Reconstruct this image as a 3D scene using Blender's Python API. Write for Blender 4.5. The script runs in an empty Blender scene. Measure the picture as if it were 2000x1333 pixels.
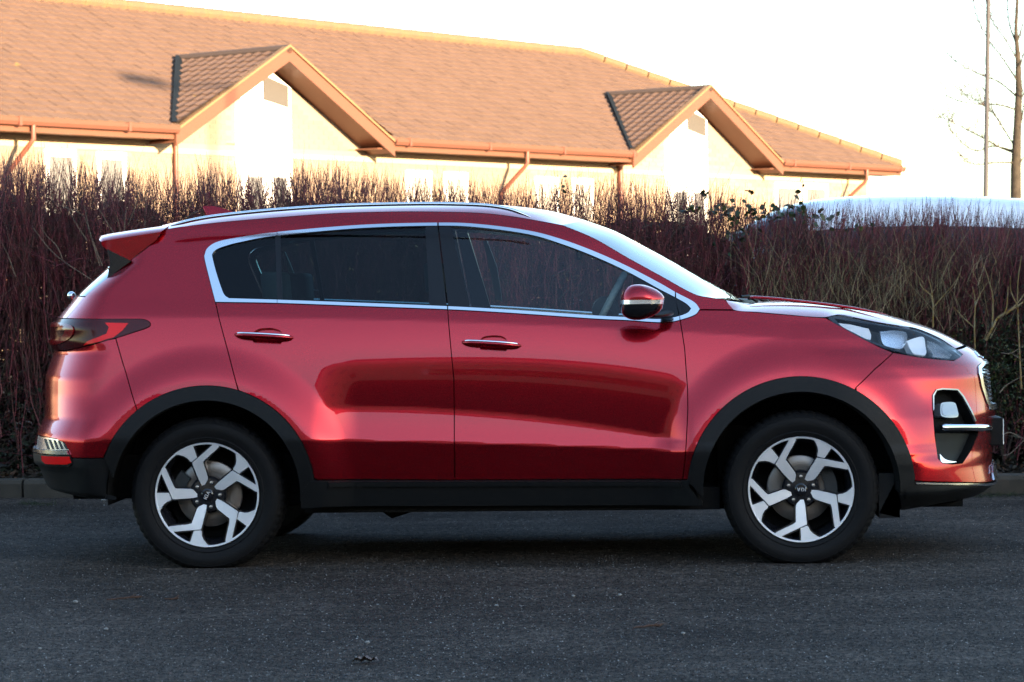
import bpy, math, random
import numpy as np
from mathutils import Vector, Matrix
from mathutils.geometry import delaunay_2d_cdt
random.seed(7); rng = np.random.default_rng(11)
R = math.radians
scene = bpy.context.scene
C = scene.collection
# ------------------------------------------------------------------ camera, sky, sun, exposure
CX, CD, CH = 0.6703, 12.0, 1.23
YAW, PITCH, ROLL, FPX = R(2.92), -0.0181057, -0.0131451, 5245.6
_F = np.array([-math.sin(YAW)*math.cos(PITCH), math.cos(YAW)*math.cos(PITCH), math.sin(PITCH)])
_R0 = np.array([math.cos(YAW), math.sin(YAW), 0.0]); _U0 = np.cross(_R0, _F)
_R = math.cos(ROLL)*_R0 + math.sin(ROLL)*_U0
_U = -math.sin(ROLL)*_R0 + math.cos(ROLL)*_U0
CP = np.array([CX, -CD, CH])
camd = bpy.data.cameras.new('camera'); cam = bpy.data.objects.new('camera', camd); C.objects.link(cam)
cam.matrix_world = Matrix(((_R[0], _U[0], -_F[0], CP[0]), (_R[1], _U[1], -_F[1], CP[1]), (_R[2], _U[2], -_F[2], CP[2]), (0, 0, 0, 1)))
camd.sensor_width = 36; camd.lens = FPX/2000*36; camd.clip_end = 3000; camd.clip_start = 0.1
camd.dof.use_dof = True; camd.dof.focus_distance = 12.1; camd.dof.aperture_fstop = 8.0
scene.camera = cam
SUN_E, SUN_A = R(9.5), R(38)            # elevation; azimuth to the right of straight behind the camera
w = bpy.data.worlds.new('World'); scene.world = w; w.use_nodes = True
nt = w.node_tree; nt.nodes.clear()
sky = nt.nodes.new('ShaderNodeTexSky'); sky.sky_type = 'NISHITA'; sky.sun_disc = False
sky.sun_elevation = SUN_E; sky.sun_rotation = math.pi - SUN_A
sky.air_density = 1.0; sky.dust_density = 0.8; sky.ozone_density = 1.8
bg = nt.nodes.new('ShaderNodeBackground'); bg.inputs[1].default_value = 0.15
wo = nt.nodes.new('ShaderNodeOutputWorld')
nt.links.new(sky.outputs[0], bg.inputs[0]); nt.links.new(bg.outputs[0], wo.inputs[0])
sl = bpy.data.lights.new('sun', 'SUN'); so = bpy.data.objects.new('sun', sl); C.objects.link(so)
sl.energy = 5.0; sl.angle = R(0.6); sl.color = (1.0, 0.72, 0.46)
sdir = Vector((math.sin(SUN_A)*math.cos(SUN_E), -math.cos(SUN_A)*math.cos(SUN_E), math.sin(SUN_E)))
so.rotation_euler = sdir.to_track_quat('Z', 'Y').to_euler()
scene.view_settings.view_transform = 'Standard'; scene.view_settings.look = 'None'
scene.view_settings.exposure = 2.55; scene.view_settings.gamma = 1.0
scene.view_settings.use_curve_mapping = False
scene.render.engine = 'CYCLES'
scene.cycles.max_bounces = 8; scene.cycles.transparent_max_bounces = 16
scene.cycles.use_denoising = True; scene.cycles.denoising_prefilter = 'FAST'

# ------------------------------------------------------------------ helpers
def ray(px, py):
    v = _F*FPX + _R*(px-1000) - _U*(py-666.5)
    return v/np.linalg.norm(v)
def at_y(px, py, Y):
    d = ray(px, py); t = (Y-CP[1])/d[1]
    return CP + d*t
def on_ground(px, py, z=0.0):
    d = ray(px, py); t = (z-CP[2])/d[2]
    return CP + d*t

def mat(name, col, rough=0.5, metal=0.0, coat=0.0, spec=0.35, var=None, bump=None, coatr=0.03, emis=None):
    m = bpy.data.materials.new(name); m.use_nodes = True; n = m.node_tree
    b = n.nodes['Principled BSDF']
    b.inputs['Base Color'].default_value = (*col, 1); b.inputs['Roughness'].default_value = rough
    b.inputs['Metallic'].default_value = metal; b.inputs['Coat Weight'].default_value = coat
    b.inputs['Coat Roughness'].default_value = coatr; b.inputs['Specular IOR Level'].default_value = spec
    tc = n.nodes.new('ShaderNodeTexCoord')
    if var:                                   # (scale, colour b, detail)
        nz = n.nodes.new('ShaderNodeTexNoise'); nz.inputs['Scale'].default_value = var[0]; nz.inputs['Detail'].default_value = 6
        n.links.new(tc.outputs['Object'], nz.inputs['Vector'])
        r = n.nodes.new('ShaderNodeValToRGB'); r.color_ramp.elements[0].position = .35; r.color_ramp.elements[1].position = .65
        r.color_ramp.elements[0].color = (*col, 1); r.color_ramp.elements[1].color = (*var[1], 1)
        n.links.new(nz.outputs['Fac'], r.inputs[0]); n.links.new(r.outputs[0], b.inputs['Base Color'])
    if bump:                                  # (scale, strength, distance)
        nb = n.nodes.new('ShaderNodeTexNoise'); nb.inputs['Scale'].default_value = bump[0]; nb.inputs['Detail'].default_value = 4
        n.links.new(tc.outputs['Object'], nb.inputs['Vector'])
        bp = n.nodes.new('ShaderNodeBump'); bp.inputs['Strength'].default_value = bump[1]; bp.inputs['Distance'].default_value = bump[2]
        n.links.new(nb.outputs['Fac'], bp.inputs['Height']); n.links.new(bp.outputs[0], b.inputs['Normal'])
    return m
def island_mat(name, cols, rough=0.7, scale=None, zone=None):
    """colour picked per separate piece of a mesh"""
    m = bpy.data.materials.new(name); m.use_nodes = True; n = m.node_tree; b = n.nodes['Principled BSDF']
    g = n.nodes.new('ShaderNodeNewGeometry'); r = n.nodes.new('ShaderNodeValToRGB'); r.color_ramp.interpolation = 'CONSTANT'
    el = r.color_ramp.elements
    while len(el) < len(cols): el.new(0.5)
    for i, c in enumerate(cols): el[i].position = i/len(cols); el[i].color = (*c, 1)
    n.links.new(g.outputs['Random Per Island'], r.inputs[0]); n.links.new(r.outputs[0], b.inputs['Base Color'])
    b.inputs['Roughness'].default_value = rough; b.inputs['Specular IOR Level'].default_value = 0.3
    return m
def glass_mat(name, tint, rough=0.0, ior=1.31):
    m = bpy.data.materials.new(name); m.use_nodes = True; n = m.node_tree; n.nodes.clear()
    o = n.nodes.new('ShaderNodeOutputMaterial'); mx = n.nodes.new('ShaderNodeMixShader'); fr = n.nodes.new('ShaderNodeFresnel')
    t = n.nodes.new('ShaderNodeBsdfTransparent'); g = n.nodes.new('ShaderNodeBsdfGlossy')
    t.inputs[0].default_value = (*tint, 1); g.inputs['Roughness'].default_value = rough; fr.inputs[0].default_value = ior
    g.inputs[0].default_value = (1, 1, 1, 1)
    n.links.new(fr.outputs[0], mx.inputs[0]); n.links.new(t.outputs[0], mx.inputs[1]); n.links.new(g.outputs[0], mx.inputs[2])
    n.links.new(mx.outputs[0], o.inputs[0]); return m

def tag(o, label=None, cat=None, group=None, kind=None):
    if label: o['label'] = label
    if cat: o['category'] = cat
    if group: o['group'] = group
    if kind: o['kind'] = kind
    return o
def empty(name, label, cat, loc=(0, 0, 0), group=None):
    o = bpy.data.objects.new(name, None); C.objects.link(o); o.location = loc; o.empty_display_size = .2
    return tag(o, label, cat, group)
def mesh_obj(name, verts, faces, m, parent=None, smooth=False, fm=None):
    me = bpy.data.meshes.new(name)
    me.from_pydata([tuple(map(float, v)) for v in verts], [], [tuple(map(int, f)) for f in faces])
    for q in (m if isinstance(m, (list, tuple)) else [m]): me.materials.append(q)
    if smooth: me.polygons.foreach_set('use_smooth', [True]*len(me.polygons))
    if fm is not None: me.polygons.foreach_set('material_index', list(fm))
    me.update()
    o = bpy.data.objects.new(name, me); C.objects.link(o)
    if parent is not None: o.parent = parent
    return o
class MB:
    def __init__(s): s.v = []; s.f = []; s.m = []
    def add(s, v, f, mi=0):
        k = len(s.v); s.v += [tuple(map(float, a)) for a in v]; s.f += [tuple(int(i)+k for i in a) for a in f]; s.m += [mi]*len(f)
    def box(s, x0, y0, z0, x1, y1, z1, mi=0, M=None, bev=0):
        v = [(x, y, z) for x in (x0, x1) for y in (y0, y1) for z in (z0, z1)]
        if M: v = [tuple(M @ Vector(a)) for a in v]
        s.add(v, [(0, 1, 3, 2), (4, 6, 7, 5), (0, 4, 5, 1), (2, 3, 7, 6), (0, 2, 6, 4), (1, 5, 7, 3)], mi)
    def tube(s, pts, rad, n=8, mi=0, cap=True, sq=1.0):
        pts = [Vector(p) for p in pts]; rs = rad if isinstance(rad, (list, tuple)) else [rad]*len(pts)
        v = []; f = []; prev = None
        for i, p in enumerate(pts):
            t = (pts[min(i+1, len(pts)-1)] - pts[max(i-1, 0)]).normalized()
            a = prev if prev else (Vector((0, 0, 1)) if abs(t.z) < .9 else Vector((0, 1, 0)))
            a = (a - t*a.dot(t)).normalized(); b = t.cross(a); prev = a
            for k in range(n):
                q = 2*math.pi*k/n; v.append(p + a*math.cos(q)*rs[i]*sq + b*math.sin(q)*rs[i])
        for i in range(len(pts)-1):
            for k in range(n):
                f.append((i*n+k, i*n+(k+1) % n, (i+1)*n+(k+1) % n, (i+1)*n+k))
        if cap: f.append(tuple(range(n))[::-1]); f.append(tuple((len(pts)-1)*n+k for k in range(n)))
        s.add(v, f, mi)
    def prism(s, poly, fn, a, b, mi=0, mside=None):
        """poly 2D list extruded; fn(p, t)->xyz ; t=a,b"""
        n = len(poly); v = [fn(p, a) for p in poly] + [fn(p, b) for p in poly]
        s.add(v, [tuple(range(n)), tuple(range(2*n-1, n-1, -1))], mi)
        s.add(v, [(i, (i+n), (i+1) % n+n, (i+1) % n) for i in range(n)], mi if mside is None else mside)
    def lathe(s, prof, cx, cz, n=64, mi=0, mod=None, ysign=1, y0=0):
        v = []; f = []; k = len(prof)
        for i in range(n):
            a = 2*math.pi*i/n
            for j, (r, y) in enumerate(prof):
                if mod: r = mod(i, j, r)
                v.append((cx+r*math.cos(a), y0+ysign*y, cz+r*math.sin(a)))
        for i in range(n):
            for j in range(k-1):
                q = (i*k+j, ((i+1) % n)*k+j, ((i+1) % n)*k+j+1, i*k+j+1)
                f.append(q if ysign > 0 else q[::-1])
        s.add(v, f, mi)
    def build(s, name, m, parent=None, smooth=False):
        return mesh_obj(name, s.v, s.f, m, parent, smooth, s.m)
def autosmooth(o, ang=35):
    me = o.data; me.polygons.foreach_set('use_smooth', [True]*len(me.polygons))
    import bmesh
    bm = bmesh.new(); bm.from_mesh(me); a = R(ang)
    for e in bm.edges:
        e.smooth = not (len(e.link_faces) != 2 or e.calc_face_angle(0) > a)
    bm.to_mesh(me); bm.free(); return o
def recalc(o):
    import bmesh
    bm = bmesh.new(); bm.from_mesh(o.data); bmesh.ops.recalc_face_normals(bm, faces=bm.faces); bm.to_mesh(o.data); bm.free(); return o
def bevel(o, wd, seg=2, ang=40):
    md = o.modifiers.new('bevel', 'BEVEL'); md.width = wd; md.segments = seg; md.limit_method = 'ANGLE'; md.angle_limit = R(ang); return o
def catmull(P, n=6):
    P = [np.array(p, float) for p in P]; out = []
    for i in range(len(P)-1):
        p0 = P[i-1] if i else 2*P[0]-P[1]; p1 = P[i]; p2 = P[i+1]; p3 = P[i+2] if i+2 < len(P) else 2*P[-1]-P[-2]
        for k in range(n):
            t = k/n
            out.append(.5*((2*p1)+(-p0+p2)*t+(2*p0-5*p1+4*p2-p3)*t*t+(-p0+3*p1-3*p2+p3)*t**3))
    out.append(P[-1]); return out
def sm(x, a, b):
    t = np.clip((np.asarray(x, float)-a)/(b-a), 0, 1); return t*t*(3-2*t)

# ------------------------------------------------------------------ materials
M = {}
M['wall_opp'] = mat('pale_brick', (.58, .38, .26), .85, var=(2.0, (.64, .45, .32)), bump=(20, .3, .02))
def car_paint():
    m = bpy.data.materials.new('red_paint'); m.use_nodes = True; n = m.node_tree; b = n.nodes['Principled BSDF']
    b.inputs['Base Color'].default_value = (.33, .002, .010, 1); b.inputs['Metallic'].default_value = .85
    b.inputs['Roughness'].default_value = .22; b.inputs['Coat Weight'].default_value = 0.75
    b.inputs['Coat Roughness'].default_value = .015; b.inputs['Coat IOR'].default_value = 1.44
    tc = n.nodes.new('ShaderNodeTexCoord'); nz = n.nodes.new('ShaderNodeTexNoise'); nz.inputs['Scale'].default_value = 2200
    n.links.new(tc.outputs['Object'], nz.inputs['Vector'])
    bp = n.nodes.new('ShaderNodeBump'); bp.inputs['Strength'].default_value = .05; bp.inputs['Distance'].default_value = .0004
    n.links.new(nz.outputs['Fac'], bp.inputs['Height']); n.links.new(bp.outputs[0], b.inputs['Normal'])
    return m
M['paint'] = car_paint()
M['chrome'] = mat('satin_chrome', (.72, .73, .75), .18, 1.0)
M['trim_silver'] = mat('trim_silver', (.30, .31, .33), .3, .9)
M['chrome_b'] = mat('bright_chrome', (.85, .86, .88), .05, 1.0)
M['black_gloss'] = mat('gloss_black', (.006, .006, .008), .1, 0, .6)
M['pillar'] = mat('black_pillar_film', (.006, .0065, .008), .3, spec=.25)
M['plastic'] = mat('black_plastic', (.005, .0055, .006), .5, bump=(900, .12, .0006), spec=.16)
M['black'] = mat('matt_black', (.006, .006, .006), .9, spec=.1)
M['rubber'] = mat('tyre_rubber', (.0055, .0055, .006), .62, spec=.12, bump=(300, .15, .001))
M['rimsilver'] = mat('machined_alloy', (.80, .81, .83), .42, .85)
M['rimblack'] = mat('rim_gloss_black', (.01, .01, .012), .16, 0, .5)
M['disc'] = mat('brake_disc', (.22, .195, .175), .38, .85)
M['glass'] = glass_mat('side_glass', (.86, .93, .92), ior=1.45)
M['glass_d'] = glass_mat('privacy_glass', (.34, .48, .50))
M['screen'] = glass_mat('windscreen_glass', (.45, .55, .56), ior=1.6)
M['lens'] = glass_mat('clear_lens', (.85, .88, .9))
M['redlens'] = mat('red_lens', (.16, .003, .004), .12, 0, .2, .3)
M['redlens_b'] = mat('red_lens_bright', (.62, .008, .008), .15, 0, 0, .25)
M['darklens'] = mat('smoked_red_lens', (.045, .003, .004), .12, 0, 0, .22)
M['reflector'] = mat('lamp_reflector', (.88, .89, .92), .22, .9)
M['foglens'] = mat('fog_lamp_lens', (.28, .29, .31), .15, .5)
M['lampwhite'] = mat('lamp_frosted', (.75, .77, .8), .35)
M['interior'] = mat('dark_trim', (.012, .0145, .016), .6)
M['seat'] = mat('seat_cloth', (.045, .055, .055), .8)
M['seatgrey'] = mat('grey_trim', (.16, .20, .20), .55)
M['white_letter'] = mat('letter_silver', (.75, .75, .76), .3, .6)

# ------------------------------------------------------------------ ground, road, verge, car park
def ground_mat():
    m = bpy.data.materials.new('asphalt'); m.use_nodes = True; n = m.node_tree; b = n.nodes['Principled BSDF']
    tc = n.nodes.new('ShaderNodeTexCoord')
    def noise(s, det=5, rough=.6):
        x = n.nodes.new('ShaderNodeTexNoise'); x.inputs['Scale'].default_value = s; x.inputs['Detail'].default_value = det
        x.inputs['Roughness'].default_value = rough; n.links.new(tc.outputs['Object'], x.inputs['Vector']); return x
    def ramp(src, a, b_, ca, cb):
        r = n.nodes.new('ShaderNodeValToRGB'); r.color_ramp.elements[0].position = a; r.color_ramp.elements[1].position = b_
        r.color_ramp.elements[0].color = (*ca, 1); r.color_ramp.elements[1].color = (*cb, 1); n.links.new(src, r.inputs[0]); return r
    def mix(mode, fac, a, b_):
        x = n.nodes.new('ShaderNodeMixRGB'); x.blend_type = mode
        if isinstance(fac, float): x.inputs[0].default_value = fac
        else: n.links.new(fac, x.inputs[0])
        n.links.new(a, x.inputs[1]); n.links.new(b_, x.inputs[2]); return x
    big = noise(.8, 8, .7); mid = noise(22, 6, .8); vor = n.nodes.new('ShaderNodeTexVoronoi'); vor.inputs['Scale'].default_value = 95
    n.links.new(tc.outputs['Object'], vor.inputs['Vector'])
    base = ramp(big.outputs['Fac'], .40, .60, (.0215, .0165, .0132), (.043, .0345, .0285))
    grain = ramp(mid.outputs['Fac'], .36, .62, (.25, .25, .25), (1.7, 1.7, 1.7))
    c1 = mix('MULTIPLY', 1.0, base.outputs[0], grain.outputs[0])
    mp = n.nodes.new('ShaderNodeMapping'); mp.inputs['Scale'].default_value = (.5, 2.2, 1); n.links.new(tc.outputs['Object'], mp.inputs['Vector'])
    st = n.nodes.new('ShaderNodeTexNoise'); st.inputs['Scale'].default_value = .9; st.inputs['Detail'].default_value = 7; st.inputs['Roughness'].default_value = .7; n.links.new(mp.outputs[0], st.inputs['Vector'])
    stain = ramp(st.outputs['Fac'], .36, .60, (.62, .60, .58), (1.22, 1.22, 1.22)); c1 = mix('MULTIPLY', 1.0, c1.outputs[0], stain.outputs[0])
    # pale chips of aggregate
    sep = n.nodes.new('ShaderNodeSeparateColor'); n.links.new(vor.outputs['Color'], sep.inputs[0])
    chip = ramp(sep.outputs[0], .93, .945, (0, 0, 0), (1, 1, 1)); dd = ramp(vor.outputs['Distance'], .28, .42, (1, 1, 1), (0, 0, 0))
    cell = ramp(sep.outputs[1], .0, 1.0, (.12, .12, .12), (2.1, 2.07, 2.05)); c1 = mix('MULTIPLY', .9, c1.outputs[0], cell.outputs[0])
    cm = mix('MULTIPLY', 1.0, chip.outputs[0], dd.outputs[0])
    pale = n.nodes.new('ShaderNodeRGB'); pale.outputs[0].default_value = (.09, .09, .095, 1)
    c2 = mix('MIX', cm.outputs[0], c1.outputs[0], pale.outputs[0])
    n.links.new(c2.outputs[0], b.inputs['Base Color']); b.inputs['Roughness'].default_value = .85; b.inputs['Specular IOR Level'].default_value = .12
    add = n.nodes.new('ShaderNodeMath'); add.operation = 'ADD'
    n.links.new(mid.outputs['Fac'], add.inputs[0]); n.links.new(vor.outputs['Distance'], add.inputs[1])
    bp = n.nodes.new('ShaderNodeBump'); bp.inputs['Strength'].default_value = .9; bp.inputs['Distance'].default_value = .006
    n.links.new(add.outputs[0], bp.inputs['Height']); n.links.new(bp.outputs[0], b.inputs['Normal'])
    return m
M['asphalt'] = ground_mat()
M['soil'] = mat('leafy_soil', (.006, .0045, .003), .95, var=(9, (.014, .010, .006)), bump=(30, .8, .04), spec=.1)
M['field'] = mat('far_ground', (.05, .055, .03), .95, var=(.2, (.07, .06, .04)))
M['kerb'] = mat('kerb_concrete', (.026, .022, .0165), .9, var=(7, (.04, .033, .025)), bump=(80, .5, .004))
def sheet(name, pts, z, m, thick=0.0):
    mb = MB(); n = len(pts)
    if thick: mb.prism([p for p in pts], lambda p, t: (p[0], p[1], t), z, z-thick)
    else: mb.add([(x, y, z) for x, y in pts], [tuple(range(n))])
    o = mb.build(name, m); recalc(o) if thick else None; return tag(o, kind='structure')
sheet('ground', [(-900, -900), (900, -900), (900, 900), (-900, 900)], -.012, M['field'])
def kerb_y(x): return 4.17 - .085*x*.9
sheet('road', [(-60, -31.8), (80, -31.8), (80, kerb_y(80) if False else -2), (80, kerb_y(12)-.02), (12, kerb_y(12)), (-12, kerb_y(-12)), (-60, kerb_y(-12))], 0.0, M['asphalt'])
sheet('verge', [(-12, kerb_y(-12)+.1), (12, kerb_y(12)+.1), (12, 6.9), (-12, 6.9)], .09, M['soil'], .3)
sheet('car_park', [(-60, 6.9), (80, 6.9), (80, 90), (-60, 90)], .30, M['asphalt'], .29)
kb = empty('kerb', 'worn grey concrete kerb along the far edge of the road behind the red car', 'kerb')
x = -9.4
ks = None; kl = .914
for i in range(21):
    x0 = -9.6 + i*kl
    if ks is None:
        mb = MB(); prof = [(0, -.1), (0, .085), (.012, .106), (.03, .112), (.125, .112), (.125, -.1)]
        mb.prism(prof, lambda p, t: (t, p[0], p[1]), 0, kl-.012)
        ks = recalc(mb.build('kerb_stone', M['kerb'], kb)); o = ks
    else:
        o = ks.copy(); C.objects.link(o); o.parent = kb
    o.location = (x0, kerb_y(x0) + random.uniform(-.006, .006), random.uniform(-.006, .004)); o.rotation_euler = (random.uniform(-.02, .02), random.uniform(-.004, .004), math.atan(-.0765)+random.uniform(-.006, .006))

# ================================================================== building beyond the hedge (own frame: s along the eaves, n inwards, z up)
GA = R(38.4) ; HG = 2.45
rot = np.array([[math.cos(YAW), -math.sin(YAW)], [math.sin(YAW), math.cos(YAW)]])
_uv = rot @ np.array([math.sin(GA), math.cos(GA)]); _nv = rot @ np.array([-math.cos(GA), math.sin(GA)])
_o = np.array([CX, -CD]) + rot @ np.array([-6.83, 35.8])
ZE = CH + HG                                    # top of the gutter
BM = Matrix(((_uv[0], _nv[0], 0, _o[0]), (_uv[1], _nv[1], 0, _o[1]), (0, 0, 1, 0), (0, 0, 0, 1)))
def s_px(px, n=0.0):
    k = (px-1000)/5245.6; a = -6.83 - math.cos(GA)*n; b = 35.8 + math.sin(GA)*n
    return (k*b - a)/(math.sin(GA) - k*math.cos(GA))
def tile_mat():
    m = bpy.data.materials.new('roof_tile'); m.use_nodes = True; n = m.node_tree; b = n.nodes['Principled BSDF']
    tc = n.nodes.new('ShaderNodeTexCoord'); g = n.nodes.new('ShaderNodeNewGeometry'); oi = n.nodes.new('ShaderNodeObjectInfo')
    add = n.nodes.new('ShaderNodeMath'); add.operation = 'ADD'; n.links.new(g.outputs['Random Per Island'], add.inputs[0]); n.links.new(oi.outputs['Random'], add.inputs[1])
    fr = n.nodes.new('ShaderNodeMath'); fr.operation = 'FRACT'; n.links.new(add.outputs[0], fr.inputs[0])
    r = n.nodes.new('ShaderNodeValToRGB'); r.color_ramp.elements[0].color = (.110, .069, .048, 1); r.color_ramp.elements[1].color = (.124, .078, .055, 1)
    n.links.new(fr.outputs[0], r.inputs[0])
    nz = n.nodes.new('ShaderNodeTexNoise'); nz.inputs['Scale'].default_value = 1.3; nz.inputs['Detail'].default_value = 8; nz.inputs['Roughness'].default_value = .7
    n.links.new(g.outputs['Position'], nz.inputs['Vector'])
    r2 = n.nodes.new('ShaderNodeValToRGB'); r2.color_ramp.elements[0].position = .66; r2.color_ramp.elements[1].position = .75
    n.links.new(nz.outputs['Fac'], r2.inputs[0])
    mx = n.nodes.new('ShaderNodeMixRGB'); mx.inputs[2].default_value = (.36, .24, .05, 1); n.links.new(r2.outputs[0], mx.inputs[0]); n.links.new(r.outputs[0], mx.inputs[1])
    n.links.new(mx.outputs[0], b.inputs['Base Color']); b.inputs['Roughness'].default_value = .85; b.inputs['Specular IOR Level'].default_value = .2
    return m
M['tile'] = tile_mat()
M['ridge'] = mat('ridge_tile_lichen', (.10, .064, .044), .85, var=(3, (.14, .09, .045)))
M['verge'] = mat('verge_mortar', (.19, .115, .055), .85)
M['deck'] = mat('roof_deck', (.07, .05, .04), .9)
M['lead'] = mat('valley_lead', (.008, .011, .013), .7, spec=.1)
M['fascia'] = mat('brown_fascia', (.14, .058, .034), .45)
M['gutter'] = mat('brown_gutter', (.15, .058, .038), .4)
M['brick'] = island_mat('buff_brick', [(.27, .20, .145), (.30, .225, .16), (.24, .18, .13), (.28, .21, .15)], .85)
M['mortar'] = mat('mortar', (.27, .21, .15), .9)
M['course'] = mat('pale_string_course', (.42, .32, .2), .8)
M['white'] = mat('white_panel', (.8, .78, .74), .5)
M['verge_shade'] = mat('verge_shade_grey', (.075, .07, .062), .6)
M['winglass'] = mat('window_glass', (.03, .04, .05), .05, 0, 0, 1.0)
M['blind'] = mat('window_blind', (.14, .14, .135), .5); M['blind2'] = mat('drawn_pale_blind', (.34, .31, .27), .6)
bl = empty('brick_building', 'long single-storey brick building with brown tiled roof and two gables beyond the hedge', 'building')
bl.matrix_world = BM
SL, SR = -16.0, 23.75                            # eaves ends
AH, RISE, HE = 4.1, 2.2, 5.25                            # half depth, rise
OV = .5
mb = MB()
zt = ZE - .06
gz = .30
mb.box(SL+.5, OV, gz, SR-OV, 2*AH-OV, zt-.12)
mb.build('wall_core', M['mortar'], bl)
# gable infill
GAB = [(5.67, 2.36, 1.2), (16.85, 2.40, 1.19)]
for cs, hw, rs in GAB:
    k = 1.0; mb = MB()
    mb.prism([(cs-hw*k, zt-.14), (cs+hw*k, zt-.14), (cs, zt+rs*k-.10)], lambda p, t: (p[0], t, p[1]), OV, 2.4)
    recalc(mb.build('gable_wall', M['mortar'], bl))
# brick courses: individual bricks, joined beyond the first 300
bk = []
bh, bw = .075, .225
openings = []
def win_s(px0, px1, n=OV): return s_px(px0, n), s_px(px1, n)
WINS = [(92, 152, 290), (193, 250, 296), (795, 846, 333), (870, 916, 336), (1048, 1092, 345), (1120, 1160, 348), (1516, 1566, 356), (1573, 1618, 358)]
wins = []
for a, b, yt in WINS:
    s0, s1 = win_s(a, b); dep = 35.8+.784*s0+.3; zt_ = CH + (571.5-.01315*((a+b)/2-1000)-yt)/5245.6*dep
    wins.append((s0, s1, zt_)); openings.append((s0, s1, 1.2, zt_))
COLS = [(477, 575), (1313, 1386)]
cols = [win_s(a, b, OV-.12) for a, b in COLS]
for s0, s1 in cols: openings.append((s0, s1, 0, 9))
z = 2.05; row = 0
while z < zt + 1.1:
    s = SL + .5 + (row % 2)*bw/2
    while s < SR - OV - bw:
        c = s + bw/2; top = zt - .16
        for cs, hw, rs in GAB:
            if abs(c-cs) < hw: top = max(top, zt - .2 + rs*(1-(abs(c-cs)+.14)/hw))
        if z + bh < top and not any(a-.11 < c < b+.11 and z0 < z < z1 for a, b, z0, z1 in openings) and not (abs(z-(ZE-.33)) < .06):
            bk.append((s, z))
        s += bw
    z += bh; row += 1
vis = [p for p in bk if 0 < p[0] < 12 and p[1] > 2.75]
vis.sort(key=lambda p: (p[0] > 9, -p[1])); own = set(vis[:290])
b0 = None; mb = MB()
for s, z in bk:
    if (s, z) in own:
        if b0 is None:
            q = MB(); q.box(0, 0, 0, bw-.01, .03, bh-.01); b0 = q.build('brick', M['brick'], bl); o = b0
        else:
            o = b0.copy(); C.objects.link(o); o.parent = bl
        o.location = (s, OV-.006, z)
    else: mb.box(s, OV-.006, z, s+bw-.01, OV+.02, z+bh-.01)
tag(mb.build('brickwork', M['brick'], bl), kind='stuff')
for sa, sb in ((SL+.5, cols[0][0]), (cols[0][1], cols[1][0]), (cols[1][1], SR-OV)):
    mb = MB(); mb.box(sa, OV-.02, ZE-.37, sb, OV+.03, ZE-.29); mb.build('string_course', M['course'], bl)
for s0, s1, zt_ in wins:
    f = MB(); fw = .07
    f.box(s0, OV-.03, 1.2, s0+fw, OV+.02, zt_); f.box(s1-fw, OV-.03, 1.2, s1, OV+.02, zt_); f.box(s0+fw, OV-.03, zt_-.11, s1-fw, OV+.02, zt_); f.box(s0+fw, OV-.03, 1.2, s1-fw, OV+.02, 1.3)
    fo = f.build('window', M['white'], bl)
    g = MB(); g.box(s0+fw, OV-.008, 1.3, s1-fw, OV+.01, zt_-.11); g.build('pane', M['blind2'] if 4 < s0 < 16 else M['blind'], fo)
for (s0, s1), (cs, hw, rs) in zip(cols, GAB):
    topz = zt + rs - .27
    mb = MB(); cmid = cs
    def tz(s): return zt + rs*(1-abs(s-cs)/hw) - .2
    po = [(s0, gz), (s1, gz), (s1, tz(s1)), (max(s0, min(s1, cs)), tz(cs) if s0 < cs < s1 else tz(s1)), (s0, tz(s0))]
    mb.prism(po, lambda p, t: (p[0], t, p[1]), OV-.12, OV+.05); recalc(mb.build('white_column', M['white'], bl))
    mb = MB(); c2 = s0 + (s1-s0)*.72
    mb.prism([(c2-.3, tz(c2-.3)-.02), (s1-.08, tz(s1-.08)-.02), (s1-.08, tz(s1-.08)-.34), (c2-.3, tz(c2-.3)-.38)], lambda p, t: (p[0], t, p[1]), OV-.145, OV-.10)
    recalc(mb.build('verge_shade', M['verge_shade'], bl))  # grey plate painting the shade at the column top below the verge
    wd = (s1-s0)
    for a, b in ((.1, .42), (.58, .9)):
        f = MB(); f.box(s0+a*wd, OV-.14, 1.2, s0+b*wd, OV-.10, ZE-.62); fo = f.build('window', M['white'], bl)
        g = MB(); g.box(s0+a*wd+.04, OV-.15, 1.25, s0+b*wd-.04, OV-.12, ZE-.67); g.build('pane', M['blind'], fo)
# roof decks
RG = (SL+2.0, SR-AH)                            # ridge from..to
def P3(s, n, z): return (s, n, z)
mb = MB(); zr = ZE + RISE
fr_ = [(SL, 0)]
for cs, hw, rs in GAB: fr_ += [(cs-hw, 0), (cs, rs/RISE*AH), (cs+hw, 0)]
fr_ += [(SR, 0), (SR-HE, AH), (SL, AH)]
mb.add([(a, b, ZE-.02+b/AH*RISE) for a, b in fr_], [tuple(range(len(fr_)))])
mb.add([(SR, 0, ZE-.02), (SR-HE, AH, zr), (SL, AH, zr), (SR, 2*AH, ZE-.02), (SL, 2*AH, ZE-.02)], [(0, 3, 1), (3, 4, 2, 1)])
mb.build('roof', M['deck'], bl)
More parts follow.
